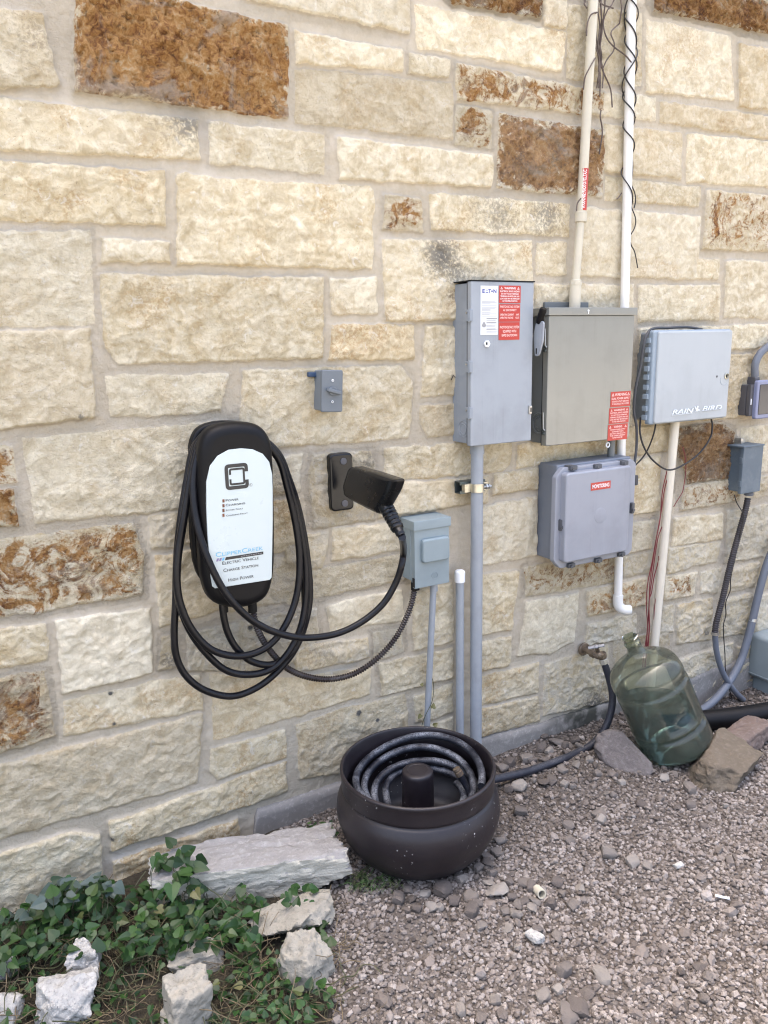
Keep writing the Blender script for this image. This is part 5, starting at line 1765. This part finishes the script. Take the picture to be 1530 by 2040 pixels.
def rock(name, loc, size, rz, mat, label, seed, cat='rock', tilt=(0, 0), **kw):
    b = rock_mesh(size, seed, **kw)
    bmesh.ops.rotate(b, matrix=Matrix.Rotation(rz, 3, 'Z') @ Matrix.Rotation(tilt[0], 3, 'X') @ Matrix.Rotation(tilt[1], 3, 'Y'), verts=b.verts)
    zmin = min(v.co.z for v in b.verts)
    mb = MB().bm(b)
    mb.v = [(x + loc[0], y + loc[1], z - zmin + loc[2]) for x, y, z in mb.v]
    return tag(mb.build(name, mat, None, loc=loc, angle=48), label, cat)


rock('stone_slab', (.580, -.205, -.015), (.56, .165, .118), radians(-19), M['slab_stone'], 'long pale limestone slab with a grey top, lying beside the hose pot', 12, 'rock', extra=8, chip=1.02, sub=6, rough=.034)
gA = G(578, 1862)
rock('limestone_rock', (gA.x + .005, gA.y + .03, -.02), (.145, .12, .10), radians(-10), M['lime'], 'rough mottled limestone rock in front of the long slab, nearest the gravel edge', 21, sub=5, chip=.85, rough=.06, boxy=False)
gB = G(620, 1975)
rock('limestone_rock', (gB.x + .005, gB.y + .05, -.02), (.105, .11, .12), radians(20), M['lime'], 'blocky cream rock with a split face, at the gravel border low in the photo', 35, sub=5, chip=.9, rough=.06, extra=9)
gC = G(388, 2075)
rock('limestone_block', (gC.x, gC.y + .04, -.02), (.095, .085, .135), radians(8), M['lime'], 'squared upright limestone block at the bottom edge among dry stems', 41, sub=5, extra=4, chip=1.05, rough=.045)
gD = G(145, 2058)
rock('white_rock', (gD.x, gD.y + .06, -.02), (.135, .13, .125), radians(-10), M['white_rock'], 'lumpy bright white rock low at the left, in the ivy', 53, sub=5, rough=.07, chip=.85)
gD2 = G(178, 1958)
rock('white_rock', (gD2.x, gD2.y + .03, -.01), (.078, .07, .085), radians(70), M['white_rock'], 'small knobbly white rock right behind the lumpy bright white one', 57, sub=5, rough=.09, chip=.8)
gE = G(395, 1925)
rock('flat_rock', (gE.x, gE.y + .02, -.012), (.135, .085, .05), radians(-18), M['lime'], 'flat grey limestone piece half covered by ivy, between slab and upright block', 61, sub=5)
gF = G(5, 1955)
rock('limestone_rock', (gF.x, gF.y + .02, -.01), (.06, .06, .07), .3, M['white_rock'], 'pale rock cut by the left edge of the photo, above the bottom corner', 67, sub=4)
gG = G(22, 2040)
rock('limestone_rock', (gG.x, gG.y + .03, -.01), (.07, .06, .06), 1.0, M['white_rock'], 'pale rock in the bottom left corner', 71, sub=4)
gG = G(345, 2055)
rock('limestone_rock', (gG.x, gG.y + .02, -.01), (.05, .045, .05), 1.5, M['lime'], 'small stone at the bottom edge touching the upright block on its left', 72, sub=4)
gH = G(1245, 1540)
rock('field_stone', (gH.x + .052, gH.y + .045, -.035), (.075, .135, .088), radians(30), M['field_stone'], 'smooth grey stone leaning against the left side of the water jug', 83, tilt=(radians(16), radians(12)), sub=5, chip=1.0, extra=4, rough=.03, boxy=False)
gI = G(1462, 1585)
rock('brown_stone', (gI.x + .10, gI.y + .12, -.03), (.30, .17, .105), radians(18), M['brown_stone'], 'flat-faced brown stone at the right edge in front of the jug', 91, tilt=(radians(10), 0), sub=5, chip=.95, extra=8, rough=.04)
gJ = G(1480, 1500)
rock('reddish_stone', (gJ.x + .06, gJ.y + .04, -.02), (.26, .12, .10), radians(10), M['red_stone'], 'low reddish stone behind the brown stone at the right edge', 97, sub=5, chip=.95)
gJ = G(1395, 1513)
rock('field_stone', (gJ.x + .03, gJ.y + .03, -.01), (.10, .08, .055), radians(40), M['field_stone'], 'small grey stone wedged at the right side of the jug base', 99, sub=4)

# loose stones on the gravel: each its own object, six shapes copied
t = NT('loose_stone')
oi = t.n('ObjectInfo')
n1, n2 = t.noise(45, 5, .65), t.noise(160, 4, .6)
c = t.ramp(oi.outputs['Random'], [(0, (.09, .075, .066)), (.35, (.14, .12, .106)), (.75, (.20, .178, .156)), (1, (.29, .265, .235))])
c = t.mix(t.math('MULTIPLY', t.sstep(n1, .45, .68), .5), c, (.16, .14, .13))
c = t.mix(t.math('MULTIPLY', t.sstep(n2, .55, .7), .3), c, (.55, .53, .50))
M['loose'] = t.out(c, .9, t.bump(n2, .5, .003), Specular_IOR_Level=.25)
protos = []
for k in range(7):
    b = rock_mesh((1, random.Random(k).uniform(.7, .95), random.Random(k + 50).uniform(.5, .8)), 200 + k, extra=9, chip=.9, sub=3, rough=.03, boxy=(k % 2 == 0))
    me = bpy.data.meshes.new('loose_stone')
    b.to_mesh(me)
    b.free()
    me.polygons.foreach_set('use_smooth', [True] * len(me.polygons))
    me.set_sharp_from_angle(angle=radians(28))
    me.materials.append(M['loose'])
    protos.append(me)
LS = [(680 + .5556 * a, 1500 + .5556 * b, s * .5556) for a, b, s in (
    (365, 500, 70), (435, 465, 60), (405, 540, 45), (455, 520, 50), (470, 575, 65), (565, 500, 75), (588, 570, 40), (625, 580, 45), (655, 480, 50), (655, 535, 40), (630, 540, 35), (680, 490, 50), (700, 535, 40), (750, 545, 50),
    (775, 465, 45), (860, 485, 45), (830, 545, 45), (770, 655, 45), (800, 790, 60), (940, 810, 60), (775, 850, 45), (720, 870, 55), (885, 865, 50), (850, 925, 70), (815, 955, 70), (430, 930, 50), (500, 950, 45), (550, 890, 45),
    (205, 525, 55), (245, 495, 45), (300, 510, 40), (320, 680, 35), (640, 215, 55), (720, 110, 45), (800, 120, 40), (815, 265, 45), (960, 370, 70), (1045, 395, 55), (1070, 185, 40), (1250, 135, 55), (915, 220, 50), (930, 245, 45),
    (1300, 265, 30), (1155, 90, 40), (820, 320, 40), (1355, 355, 35), (1395, 400, 40), (1090, 830, 40), (1315, 810, 40), (1300, 890, 40), (570, 320, 50), (560, 365, 45), (520, 400, 50), (490, 425, 45), (530, 380, 40), (600, 130, 50),
    (640, 130, 60), (580, 60, 55), (660, 25, 50), (475, 545, 40), (540, 440, 40), (520, 470, 36), (600, 470, 40), (610, 520, 38), (690, 560, 40), (720, 500, 36), (790, 500, 34), (700, 640, 44), (600, 625, 40), (350, 560, 40), (270, 560, 40), (180, 560, 36))]
LS += [(1060, 1517, 22), (1078, 1495, 24), (1095, 1502, 22), (1112, 1482, 26), (1126, 1486, 20), (1145, 1478, 24), (1130, 1505, 20), (1050, 1534, 26), (1160, 1492, 20), (1015, 1522, 30), (1085, 1516, 18), (1175, 1520, 20), (1190, 1545, 18), (1150, 1530, 22), (1120, 1540, 20), (1100, 1560, 24), (1140, 1570, 18)]
r9 = random.Random(9)
for k in range(26):
    px, py = r9.uniform(720, 1530), 1530 + 510 * r9.random() ** 1.2
    g_ = G(px, py)
    if bed([g_.x], [g_.y])[0] < .1 and (g_.x - PXC) ** 2 + (g_.y - PYC) ** 2 > .06: LS.append((px, py, r9.uniform(14, 24)))
n_ls = 0
for px, py, s in LS:
    g_ = G(px, py)
    if g_.y > -.03: continue
    dist = (g_ - EYE).length
    w_ = s * dist / FPX * .88
    o = bpy.data.objects.new('loose_stone', protos[n_ls % 7])
    o.scale = (w_, w_ * r9.uniform(.85, 1.1), w_ * r9.uniform(.8, 1.1))
    o.location = (g_.x, g_.y, zf(g_.x, g_.y) + w_ * .22)
    o.rotation_euler = (r9.uniform(-.3, .3), r9.uniform(-.3, .3), r9.uniform(0, 6.28))
    COL.objects.link(o)
    tag(o, 'loose grey stone, larger than the gravel, lying on the gravel yard', 'stone', 'loose stones scattered on the gravel')
    n_ls += 1
wp = []
for px, py, s_ in ((618, 1652, 9), (630, 1646, 11), (642, 1656, 10), (652, 1647, 9), (661, 1655, 11), (636, 1662, 8), (668, 1646, 8)):
    g_ = P(px, py, -.045)
    o = bpy.data.objects.new('white_pebble', protos[len(wp) % 7].copy())
    o.data.materials[0] = M['white_rock']
    o.scale = (s_ * .0016,) * 3
    o.location = g_
    COL.objects.link(o)
    tag(o, 'small white pebble lodged behind the long slab beside the pot', 'pebble', 'white pebbles between slab and footing')
    wp.append(o)
# litter
g_ = G(1076, 1778, .015)
ca = Vector((-.25, -.9, .25)).normalized()
rg = MB()
for a, b in ((.0125, .0125),):
    rg.tube([g_ - ca * .022, g_ + ca * .012], a, 20, cap=False)
    rg.tube([g_ + ca * .012, g_ - ca * .022], a * .78, 20, cap=False)
Mr = Matrix.Translation(g_ + ca * .012) @ ca.to_track_quat('Z', 'Y').to_matrix().to_4x4()
rg.lathe([(.0125, 0), (.0098, 0)], 20, Mr, cap=False)
tag(rg.build('pipe_stub', M['conduit_beige'], None, loc=g_), 'short open beige pipe stub poking out of the gravel right of the pot', 'pipe')
g_ = G(1439, 1787, .006)
cb = MB().box(g_.x - .018, g_.x + .018, g_.y - .004, g_.y + .004, g_.z - .002, g_.z + .002, .0015, 2, Matrix.Translation(g_) @ Matrix.Rotation(radians(-50), 4, 'Z') @ Matrix.Translation(-g_))
tag(cb.build('plastic_strip', M['cap_white'], None, loc=g_), 'small white plastic strip lying on the gravel at the right', 'litter')
for (px, py, s, sd, lb) in ((1352, 1726, .020, 3, 'square white limestone chip on the gravel, left of the white plastic strip'), (1065, 1870, .034, 5, 'long white limestone flake on the gravel, well below the pipe stub')):
    g_ = G(px, py)
    rock('stone_chip', (g_.x, g_.y, zf(g_.x, g_.y)), (s * 1.5, s, s * .7), sd, M['white_rock'], lb, 300 + sd, 'stone', sub=3)

# ================================================================ 12. gravel: one object
t_ = (1 + 5 ** .5) / 2
ico = np.array([(-1, t_, 0), (1, t_, 0), (-1, -t_, 0), (1, -t_, 0), (0, -1, t_), (0, 1, t_), (0, -1, -t_), (0, 1, -t_), (t_, 0, -1), (t_, 0, 1), (-t_, 0, -1), (-t_, 0, 1)], float)
ico /= np.linalg.norm(ico[0])
icf = np.array([(0, 11, 5), (0, 5, 1), (0, 1, 7), (0, 7, 10), (0, 10, 11), (1, 5, 9), (5, 11, 4), (11, 10, 2), (10, 7, 6), (7, 1, 8), (3, 9, 4), (3, 4, 2), (3, 2, 6), (3, 6, 8), (3, 8, 9), (4, 9, 5), (2, 4, 11), (6, 2, 10), (8, 6, 7), (9, 8, 1)])
N = 76000
gx_ = rng.uniform(.40, 3.5, N)
gy_ = -1.55 + 1.545 * rng.random(N)
keep = (bed(gx_, gy_) < rng.uniform(.25, .75, N)) & ((gx_ - PXC) ** 2 + (gy_ - PYC) ** 2 > .150 ** 2)
gx_, gy_ = gx_[keep], gy_[keep]
# strip near the wall and under the jug: earthier, stones of mixed size
dirt = ss(gy_ + .12 * fbm(gx_ * 2.5, gy_ * 2.5, 101, 3), -.62, -.30) * ss(gx_, .9, 1.3)
dirt = np.maximum(dirt, .8 * ss(fbm(gx_ * 2.1, gy_ * 2.1, 105, 3), .25, .6) * (gy_ > -.9))
keep = rng.random(len(gx_)) > dirt * .6
gx_, gy_, dirt = gx_[keep], gy_[keep], dirt[keep]
N = len(gx_)
rad = np.exp(rng.normal(np.log(.0047), .28, N)) * (1 + dirt * rng.normal(0, .25, N).clip(-.5, .8))
big_ = rng.random(N) < .012 + .02 * dirt
rad[big_] *= rng.uniform(1.5, 2.3, big_.sum())
qn = rng.normal(size=(N, 4))
qn /= np.linalg.norm(qn, axis=1)[:, None]
w0, x0_, y0_, z0_ = qn.T
Rm = np.stack([np.stack([1 - 2 * (y0_ ** 2 + z0_ ** 2), 2 * (x0_ * y0_ - z0_ * w0), 2 * (x0_ * z0_ + y0_ * w0)], 1),
               np.stack([2 * (x0_ * y0_ + z0_ * w0), 1 - 2 * (x0_ ** 2 + z0_ ** 2), 2 * (y0_ * z0_ - x0_ * w0)], 1),
               np.stack([2 * (x0_ * z0_ - y0_ * w0), 2 * (y0_ * z0_ + x0_ * w0), 1 - 2 * (x0_ ** 2 + y0_ ** 2)], 1)], 1)
loc_ = ico[None] * rng.uniform(.72, 1.25, (N, 12, 1)) * rng.uniform(.65, 1.3, (N, 1, 3))
pv = np.einsum('nij,nkj->nki', Rm, loc_) * rad[:, None, None]
pv[:, :, 2] *= .8
pv += np.stack([gx_, gy_, zg(gx_, gy_) + rad * rng.uniform(.1, .8, N)], 1)[:, None, :]
fa = (icf[None] + (np.arange(N) * 12)[:, None, None]).reshape(-1, 3)
tone = np.clip(rng.beta(2.2, 2.2, N) - .16 * dirt, 0, 1)
tone[rng.random(N) < .006] = .95
t = NT('gravel')
tn = t.attr('tone')
c = t.ramp(tn, [(0, (.075, .062, .052)), (.3, (.150, .127, .110)), (.55, (.225, .195, .172)), (.8, (.305, .272, .246)), (1, (.36, .33, .305))])
c = t.mix(t.math('MULTIPLY', t.sstep(t.noise(180, 4, .6), .45, .7), .35), c, (.17, .145, .135))
M['gravel'] = t.out(c, .9, t.bump(t.noise(420, 3, .6), .4, .0015), Specular_IOR_Level=.25)
go = big_mesh('gravel', pv.reshape(-1, 3), fa, M['gravel'], False, dict(tone=np.repeat(tone, 12)))
tag(go, 'fine crushed pinkish grey gravel covering the yard', 'gravel', None, 'stuff')

# ================================================================ 13. ivy, dry stems, grass, dried vines
LT = [(0, 0), (.34, 0), (.70, 0), (1.0, 0), (-.13, .17), (-.05, .40), (.18, .52), (.42, .40), (.62, .30), (.84, .13)]
LTF = [(0, 4, 5), (0, 5, 6), (0, 6, 1), (1, 6, 7), (1, 7, 8), (1, 8, 2), (2, 8, 9), (2, 9, 3)]
lv, lf, ltone, stems = [], [], [], []
rL = random.Random(31)


def leaf(p, s, nrm, yaw, tone):
    nrm = nrm.normalized()
    a = nrm.orthogonal().normalized()
    ux = Matrix.Rotation(yaw, 3, nrm) @ a
    uy = nrm.cross(ux)
    fold, droop, asp = rL.uniform(.05, .45), rL.uniform(.05, .45), rL.uniform(.8, 1.1)
    for sg in (1, -1):
        o = len(lv)
        for x, y in LT:
            h = fold * abs(y) - droop * x * x * .6
            lv.append(p + (ux * x + uy * (y * sg * asp) + nrm * h) * s)
            ltone.append(tone)
        for f in LTF: lf.append(tuple(i + o for i in (f if sg > 0 else f[::-1])))


def scatter(poly, n, h0, h1, s0, s1, stem=.5, tn=None):
    xs, ys = [q[0] for q in poly], [q[1] for q in poly]
    done = 0
    while done < n:
        x, y = rL.uniform(min(xs), max(xs)), rL.uniform(min(ys), max(ys))
        ins = False
        for (ax, ay), (bx, by) in zip(poly, poly[1:] + poly[:1]):
            if (ay > y) != (by > y) and x < (bx - ax) * (y - ay) / (by - ay) + ax: ins = not ins
        if not ins: continue
        h = rL.uniform(h0, h1)
        p = G(x, y, h)
        if p.y > -.015: p.y = -.015 - rL.uniform(0, .02)
        nrm = Vector((rL.gauss(-.1, .42), rL.gauss(-.30, .42), 1))
        leaf(p, rL.uniform(s0, s1) * .88, nrm, rL.uniform(0, 6.28), rL.random() * .94 if tn is None else tn)
        if rL.random() < stem: stems.append((p, Vector((p.x + rL.gauss(0, .02), p.y + rL.gauss(0, .02), 0))))
        done += 1


scatter([(-60, 1850), (0, 1828), (90, 1792), (150, 1762), (210, 1752), (262, 1775), (330, 1740), (352, 1790), (420, 1800), (430, 1880), (300, 1900), (150, 1905), (-60, 1930)], 440, .01, .085, .018, .040)
scatter([(340, 1800), (440, 1795), (560, 1800), (560, 1830), (520, 1850), (500, 1900), (340, 1900)], 150, .01, .065, .020, .040)
scatter([(-60, 1910), (300, 1890), (520, 1880), (560, 1960), (560, 2060), (-60, 2060)], 230, .005, .045, .012, .028)
scatter([(305, 1700), (350, 1680), (392, 1706), (392, 1745), (345, 1765), (305, 1735)], 24, .10, .16, .030, .050, .9)
scatter([(372, 1735), (405, 1745), (400, 1775), (380, 1780)], 8, .08, .11, .03, .042, 1)
scatter([(470, 1765), (505, 1765), (505, 1800), (470, 1800)], 7, .05, .09, .026, .036, 1)
scatter([(555, 1775), (620, 1765), (640, 1800), (590, 1815)], 16, .05, .10, .026, .036, .8)
scatter([(600, 1840), (660, 1835), (670, 1880), (640, 1900)], 14, .03, .08, .022, .034)
scatter([(600, 1960), (665, 1960), (665, 2040), (600, 2040)], 22, .01, .06, .016, .03)
scatter([(480, 1900), (600, 1890), (600, 2040), (480, 2040)], 100, .005, .05, .014, .028)
scatter([(100, 1752), (225, 1745), (215, 1800), (110, 1812)], 30, .05, .13, .03, .05)
scatter([(-10, 1815), (60, 1795), (120, 1760), (235, 1745), (228, 1775), (120, 1800), (0, 1850)], 34, .04, .13, .028, .046, .3, 1.0)  # pale grey-blue leaves: a sky sheen painted into their tone
scatter([(612, 1640), (660, 1632), (672, 1662), (622, 1668)], 16, .06, .10, .014, .024, .3)
for k in range(260):      # the bed goes on beyond the picture
    p = Vector((rL.uniform(-1.3, -.12), rL.uniform(-.9, -.03), rL.uniform(.01, .08)))
    leaf(p, rL.uniform(.024, .046), Vector((rL.gauss(0, .4), rL.gauss(-.2, .4), 1)), rL.uniform(0, 6.28), rL.random())
t = NT('ivy_leaf')
tn = t.attr('tone')
n1 = t.noise(60, 4)
c = t.ramp(tn, [(0, (.010, .030, .009)), (.5, (.021, .060, .014)), (.80, (.040, .095, .021)), (.90, (.060, .095, .032)), (.95, (.15, .135, .05)), (1, (.085, .115, .10))])
c = t.mix(t.math('MULTIPLY', t.sstep(n1, .5, .7), .25), c, (.05, .075, .03))
M['ivy'] = t.out(c, .42, t.bump(t.noise(220, 2), .2, .001), Specular_IOR_Level=.4)
tl = t.n('BsdfTranslucent', i_Color=t.mix(.5, c, (.09, .20, .03)))
ms = t.n('MixShader', p0=.22)
t.put(ms.inputs[1], t.b.outputs[0])
t.put(ms.inputs[2], tl.outputs[0])
t.t.links.new(ms.outputs[0], t.t.nodes['Material Output'].inputs[0])
io = big_mesh('ground_ivy', np.array([tuple(v) for v in lv]), np.array(lf), M['ivy'], True, dict(tone=np.array(ltone)))
tag(io, 'low mat of green heart-leaved ivy along the foot of the wall', 'ground cover', None, 'stuff')
sm = MB()
for a, b in stems:
    mid = a.lerp(b, .5) + Vector((rL.gauss(0, .012), rL.gauss(0, .012), .01))
    sm.tube(smooth([a, mid, b], 3), .0011, 4, cap=False)
for k in range(90):
    x, y = rL.uniform(-40, 660), rL.uniform(1800, 2040)
    p = G(x, y, rL.uniform(.01, .05))
    ang = rL.uniform(0, 6.28)
    pts = [p]
    for j in range(6):
        ang += rL.gauss(0, .5)
        pts.append(pts[-1] + Vector((cos(ang) * .03, sin(ang) * .03, rL.gauss(0, .008))))
        pts[-1].y = min(pts[-1].y, -.03)
        pts[-1].z = max(pts[-1].z, .006)
    sm.tube(smooth(pts, 3), .0014, 4, cap=False)
M['ivy_stem'] = surf('ivy_stem', (.055, .065, .028), .6, .3, dirt_col=(.10, .065, .035), scale=20)
tag(sm.build('ivy_stems', M['ivy_stem']), 'tangle of thin ivy stems under the leaves', 'ground cover', None, 'stuff')
M['straw'] = surf('straw', (.17, .13, .075), .8, .5, dirt_col=(.05, .035, .022), scale=25)
sm = MB()
for k in range(380):
    x = rL.uniform(-40, 690)
    y = rL.uniform(1870, 2060) if k % 4 else rL.uniform(1800, 1900)
    p = G(x, y, rL.uniform(.0, .03))
    if p.y > -.03: continue
    ang = rL.uniform(0, 6.28)
    pts = [p]
    up = rL.uniform(-.002, .012)
    for j in range(rL.choice((3, 4, 5))):
        ang += rL.gauss(0, .45)
        st_ = rL.uniform(.012, .028)
        pts.append(pts[-1] + Vector((cos(ang) * st_, sin(ang) * st_, up + rL.gauss(0, .005))))
        pts[-1].z = max(.003, pts[-1].z)
    sm.tube(smooth(pts, 3), rL.uniform(.0005, .0012), 4, cap=False)
tag(sm.build('dry_stems', M['straw']), 'litter of dry brown stems and straw between the rocks', 'ground cover', None, 'stuff')
# tuft of grass at the foot of the pot
sm = MB()
for k in range(150):
    x, y = rL.uniform(700, 800), rL.uniform(1742, 1775)
    p = G(x, y, 0)
    if (p.x - PXC) ** 2 + (p.y - PYC) ** 2 < .165 ** 2: continue
    ang, L = rL.uniform(2.4, 6.6), rL.uniform(.02, .065)
    dx, dy = cos(ang) * L, sin(ang) * L * .8
    q = p + Vector((dx * .5, dy * .5, L * .45))
    r_ = p + Vector((dx, dy, L * .32))
    w_ = Vector((-dy, dx, 0)).normalized() * .0013
    sm.add([p - w_, p + w_, q + w_, q - w_, r_], [(0, 1, 2, 3), (3, 2, 4)])
M['grass'] = surf('grass', (.03, .07, .018), .6, .3, dirt_col=(.12, .11, .05), scale=30)
tag(sm.build('grass_tuft', M['grass']), 'thin grass sprouting between the slab and the hose pot', 'grass', None, 'stuff')
# sprig climbing the thin conduit
e = thing('ivy_sprig', P(845, 1462, -.02), 'tiny ivy sprig climbing the thin conduit just above the pot', 'plant')
MB().tube(smooth(Pq([(836, 1468, -.03), (842, 1440, -.045), (850, 1420, -.05), (860, 1400, -.05), (864, 1375, -.045), (862, 1352, -.045)]), 5), .0012, 5).build('stem', M['ivy_stem'], e)
lv, lf, ltone = [], [], []
for px, py, s in ((839, 1424, .018), (862, 1411, .020), (864, 1446, .018), (843, 1364, .012)):
    leaf(P(px, py, -.052), s, Vector((rL.gauss(-.3, .2), -1, .4)), rL.uniform(0, 6.28), .95)
    big_mesh('leaf', np.array([tuple(v - root_loc(e)) for v in lv]), np.array(lf), M['ivy'], True, dict(tone=np.array(ltone)), parent=e)
    lv, lf, ltone = [], [], []

# dried vines on the upper conduits
CV = lambda L, y: [P(1130 + .2745 * a, .2745 * b, y) for a, b in L]
e = thing('dried_vine', P(1195, 60, -.02), 'tangle of thin dried brown vine strands hanging between the beige conduit and white pipe', 'vine')
for L, y in (([(205, -260), (210, 0), (215, 100), (200, 250), (205, 330), (235, 450), (222, 600)], -.030), ([(235, -260), (240, 0), (250, 120), (235, 300), (250, 420), (225, 560), (215, 640)], -.024),
             ([(270, -260), (275, 0), (262, 140), (245, 250), (238, 400), (262, 520), (255, 640)], -.020), ([(225, -60), (235, 10), (265, 35), (335, 60)], -.03),
             ([(420, -260), (340, 0), (290, 80), (262, 170), (285, 270), (340, 340), (420, 400), (475, 465)], -.034), ([(380, 170), (318, 235), (340, 310), (335, 370), (290, 430), (260, 490)], -.018),
             ([(235, 450), (270, 540), (315, 650), (327, 780)], -.02), ([(245, 800), (240, 850), (255, 960), (232, 1120)], -.014), ([(205, 95), (215, 90), (170, 110), (145, 180), (140, 260)], -.046),
             ([(205, 420), (170, 480), (130, 560), (118, 650)], -.046), ([(120, -150), (130, 0), (125, 30), (145, 60)], -.03), ([(385, -200), (390, 0), (395, 60), (380, 170)], -.024),
             ([(225, -260), (220, 40), (235, 180), (225, 330), (238, 470), (230, 640)], -.026), ([(255, -200), (245, 60), (255, 200), (240, 330), (228, 520)], -.03), ([(205, -100), (212, 60), (204, 180), (215, 300), (226, 420), (240, 560), (236, 700)], -.022),
             ([(100, 1440), (75, 1475), (68, 1530)], -.044)):
    MB().tube(smooth(CV(L, y), 5), [.0024] * ((len(L) - 1) * 5 + 1), 5).build('strand', M['dry_vine'], e)
e = thing('twining_vine', P(1255, 300, -.04), 'dark dry vine stems wound in spirals round the upper white pipe', 'vine')
wa, wb2 = P(1258, 10, -.022), P(1231, 1195, -.022)


def on_pipe(py):
    f_ = (py - 10) / (1195 - 10)
    return wa.lerp(wb2, f_)


for y0_, y1_, ph, pitch, r_, sgn in ((-90, 388, 0.4, 92, .0185, 1), (-90, 226, 3.3, 88, .0195, 1), (-90, 205, 1.6, 130, .0215, -1)):
    pts = []
    n = int((y1_ - y0_) / 5)
    for k in range(n + 1):
        py = y0_ + (y1_ - y0_) * k / n
        a = ph + sgn * (py - y0_) / pitch * 2 * pi + .35 * sin(py / 37)
        c = on_pipe(py)
        rr = r_ + .003 * sin(py / 23 + ph) ** 2
        pts.append(c + Vector((cos(a) * rr, max(-.03, min(.028, sin(a) * rr)), 0)))
    MB().tube(pts, .0024, 6).build('stem', M['black_wire'], e)
for L in ([(465, 1340), (490, 1400), (496, 1460), (485, 1510)], [(470, 1110), (476, 1220), (462, 1330), (455, 1400), (458, 1480), (495, 1580), (490, 1650), (455, 1720), (465, 1780), (490, 1830), (512, 1945)], [(395, 1400), (375, 1430), (360, 1445)]):
    MB().tube(smooth(CV(L, -.032), 5), .0022, 6).build('stem', M['dry_vine' if len(L) == 3 else 'black_wire'], e)
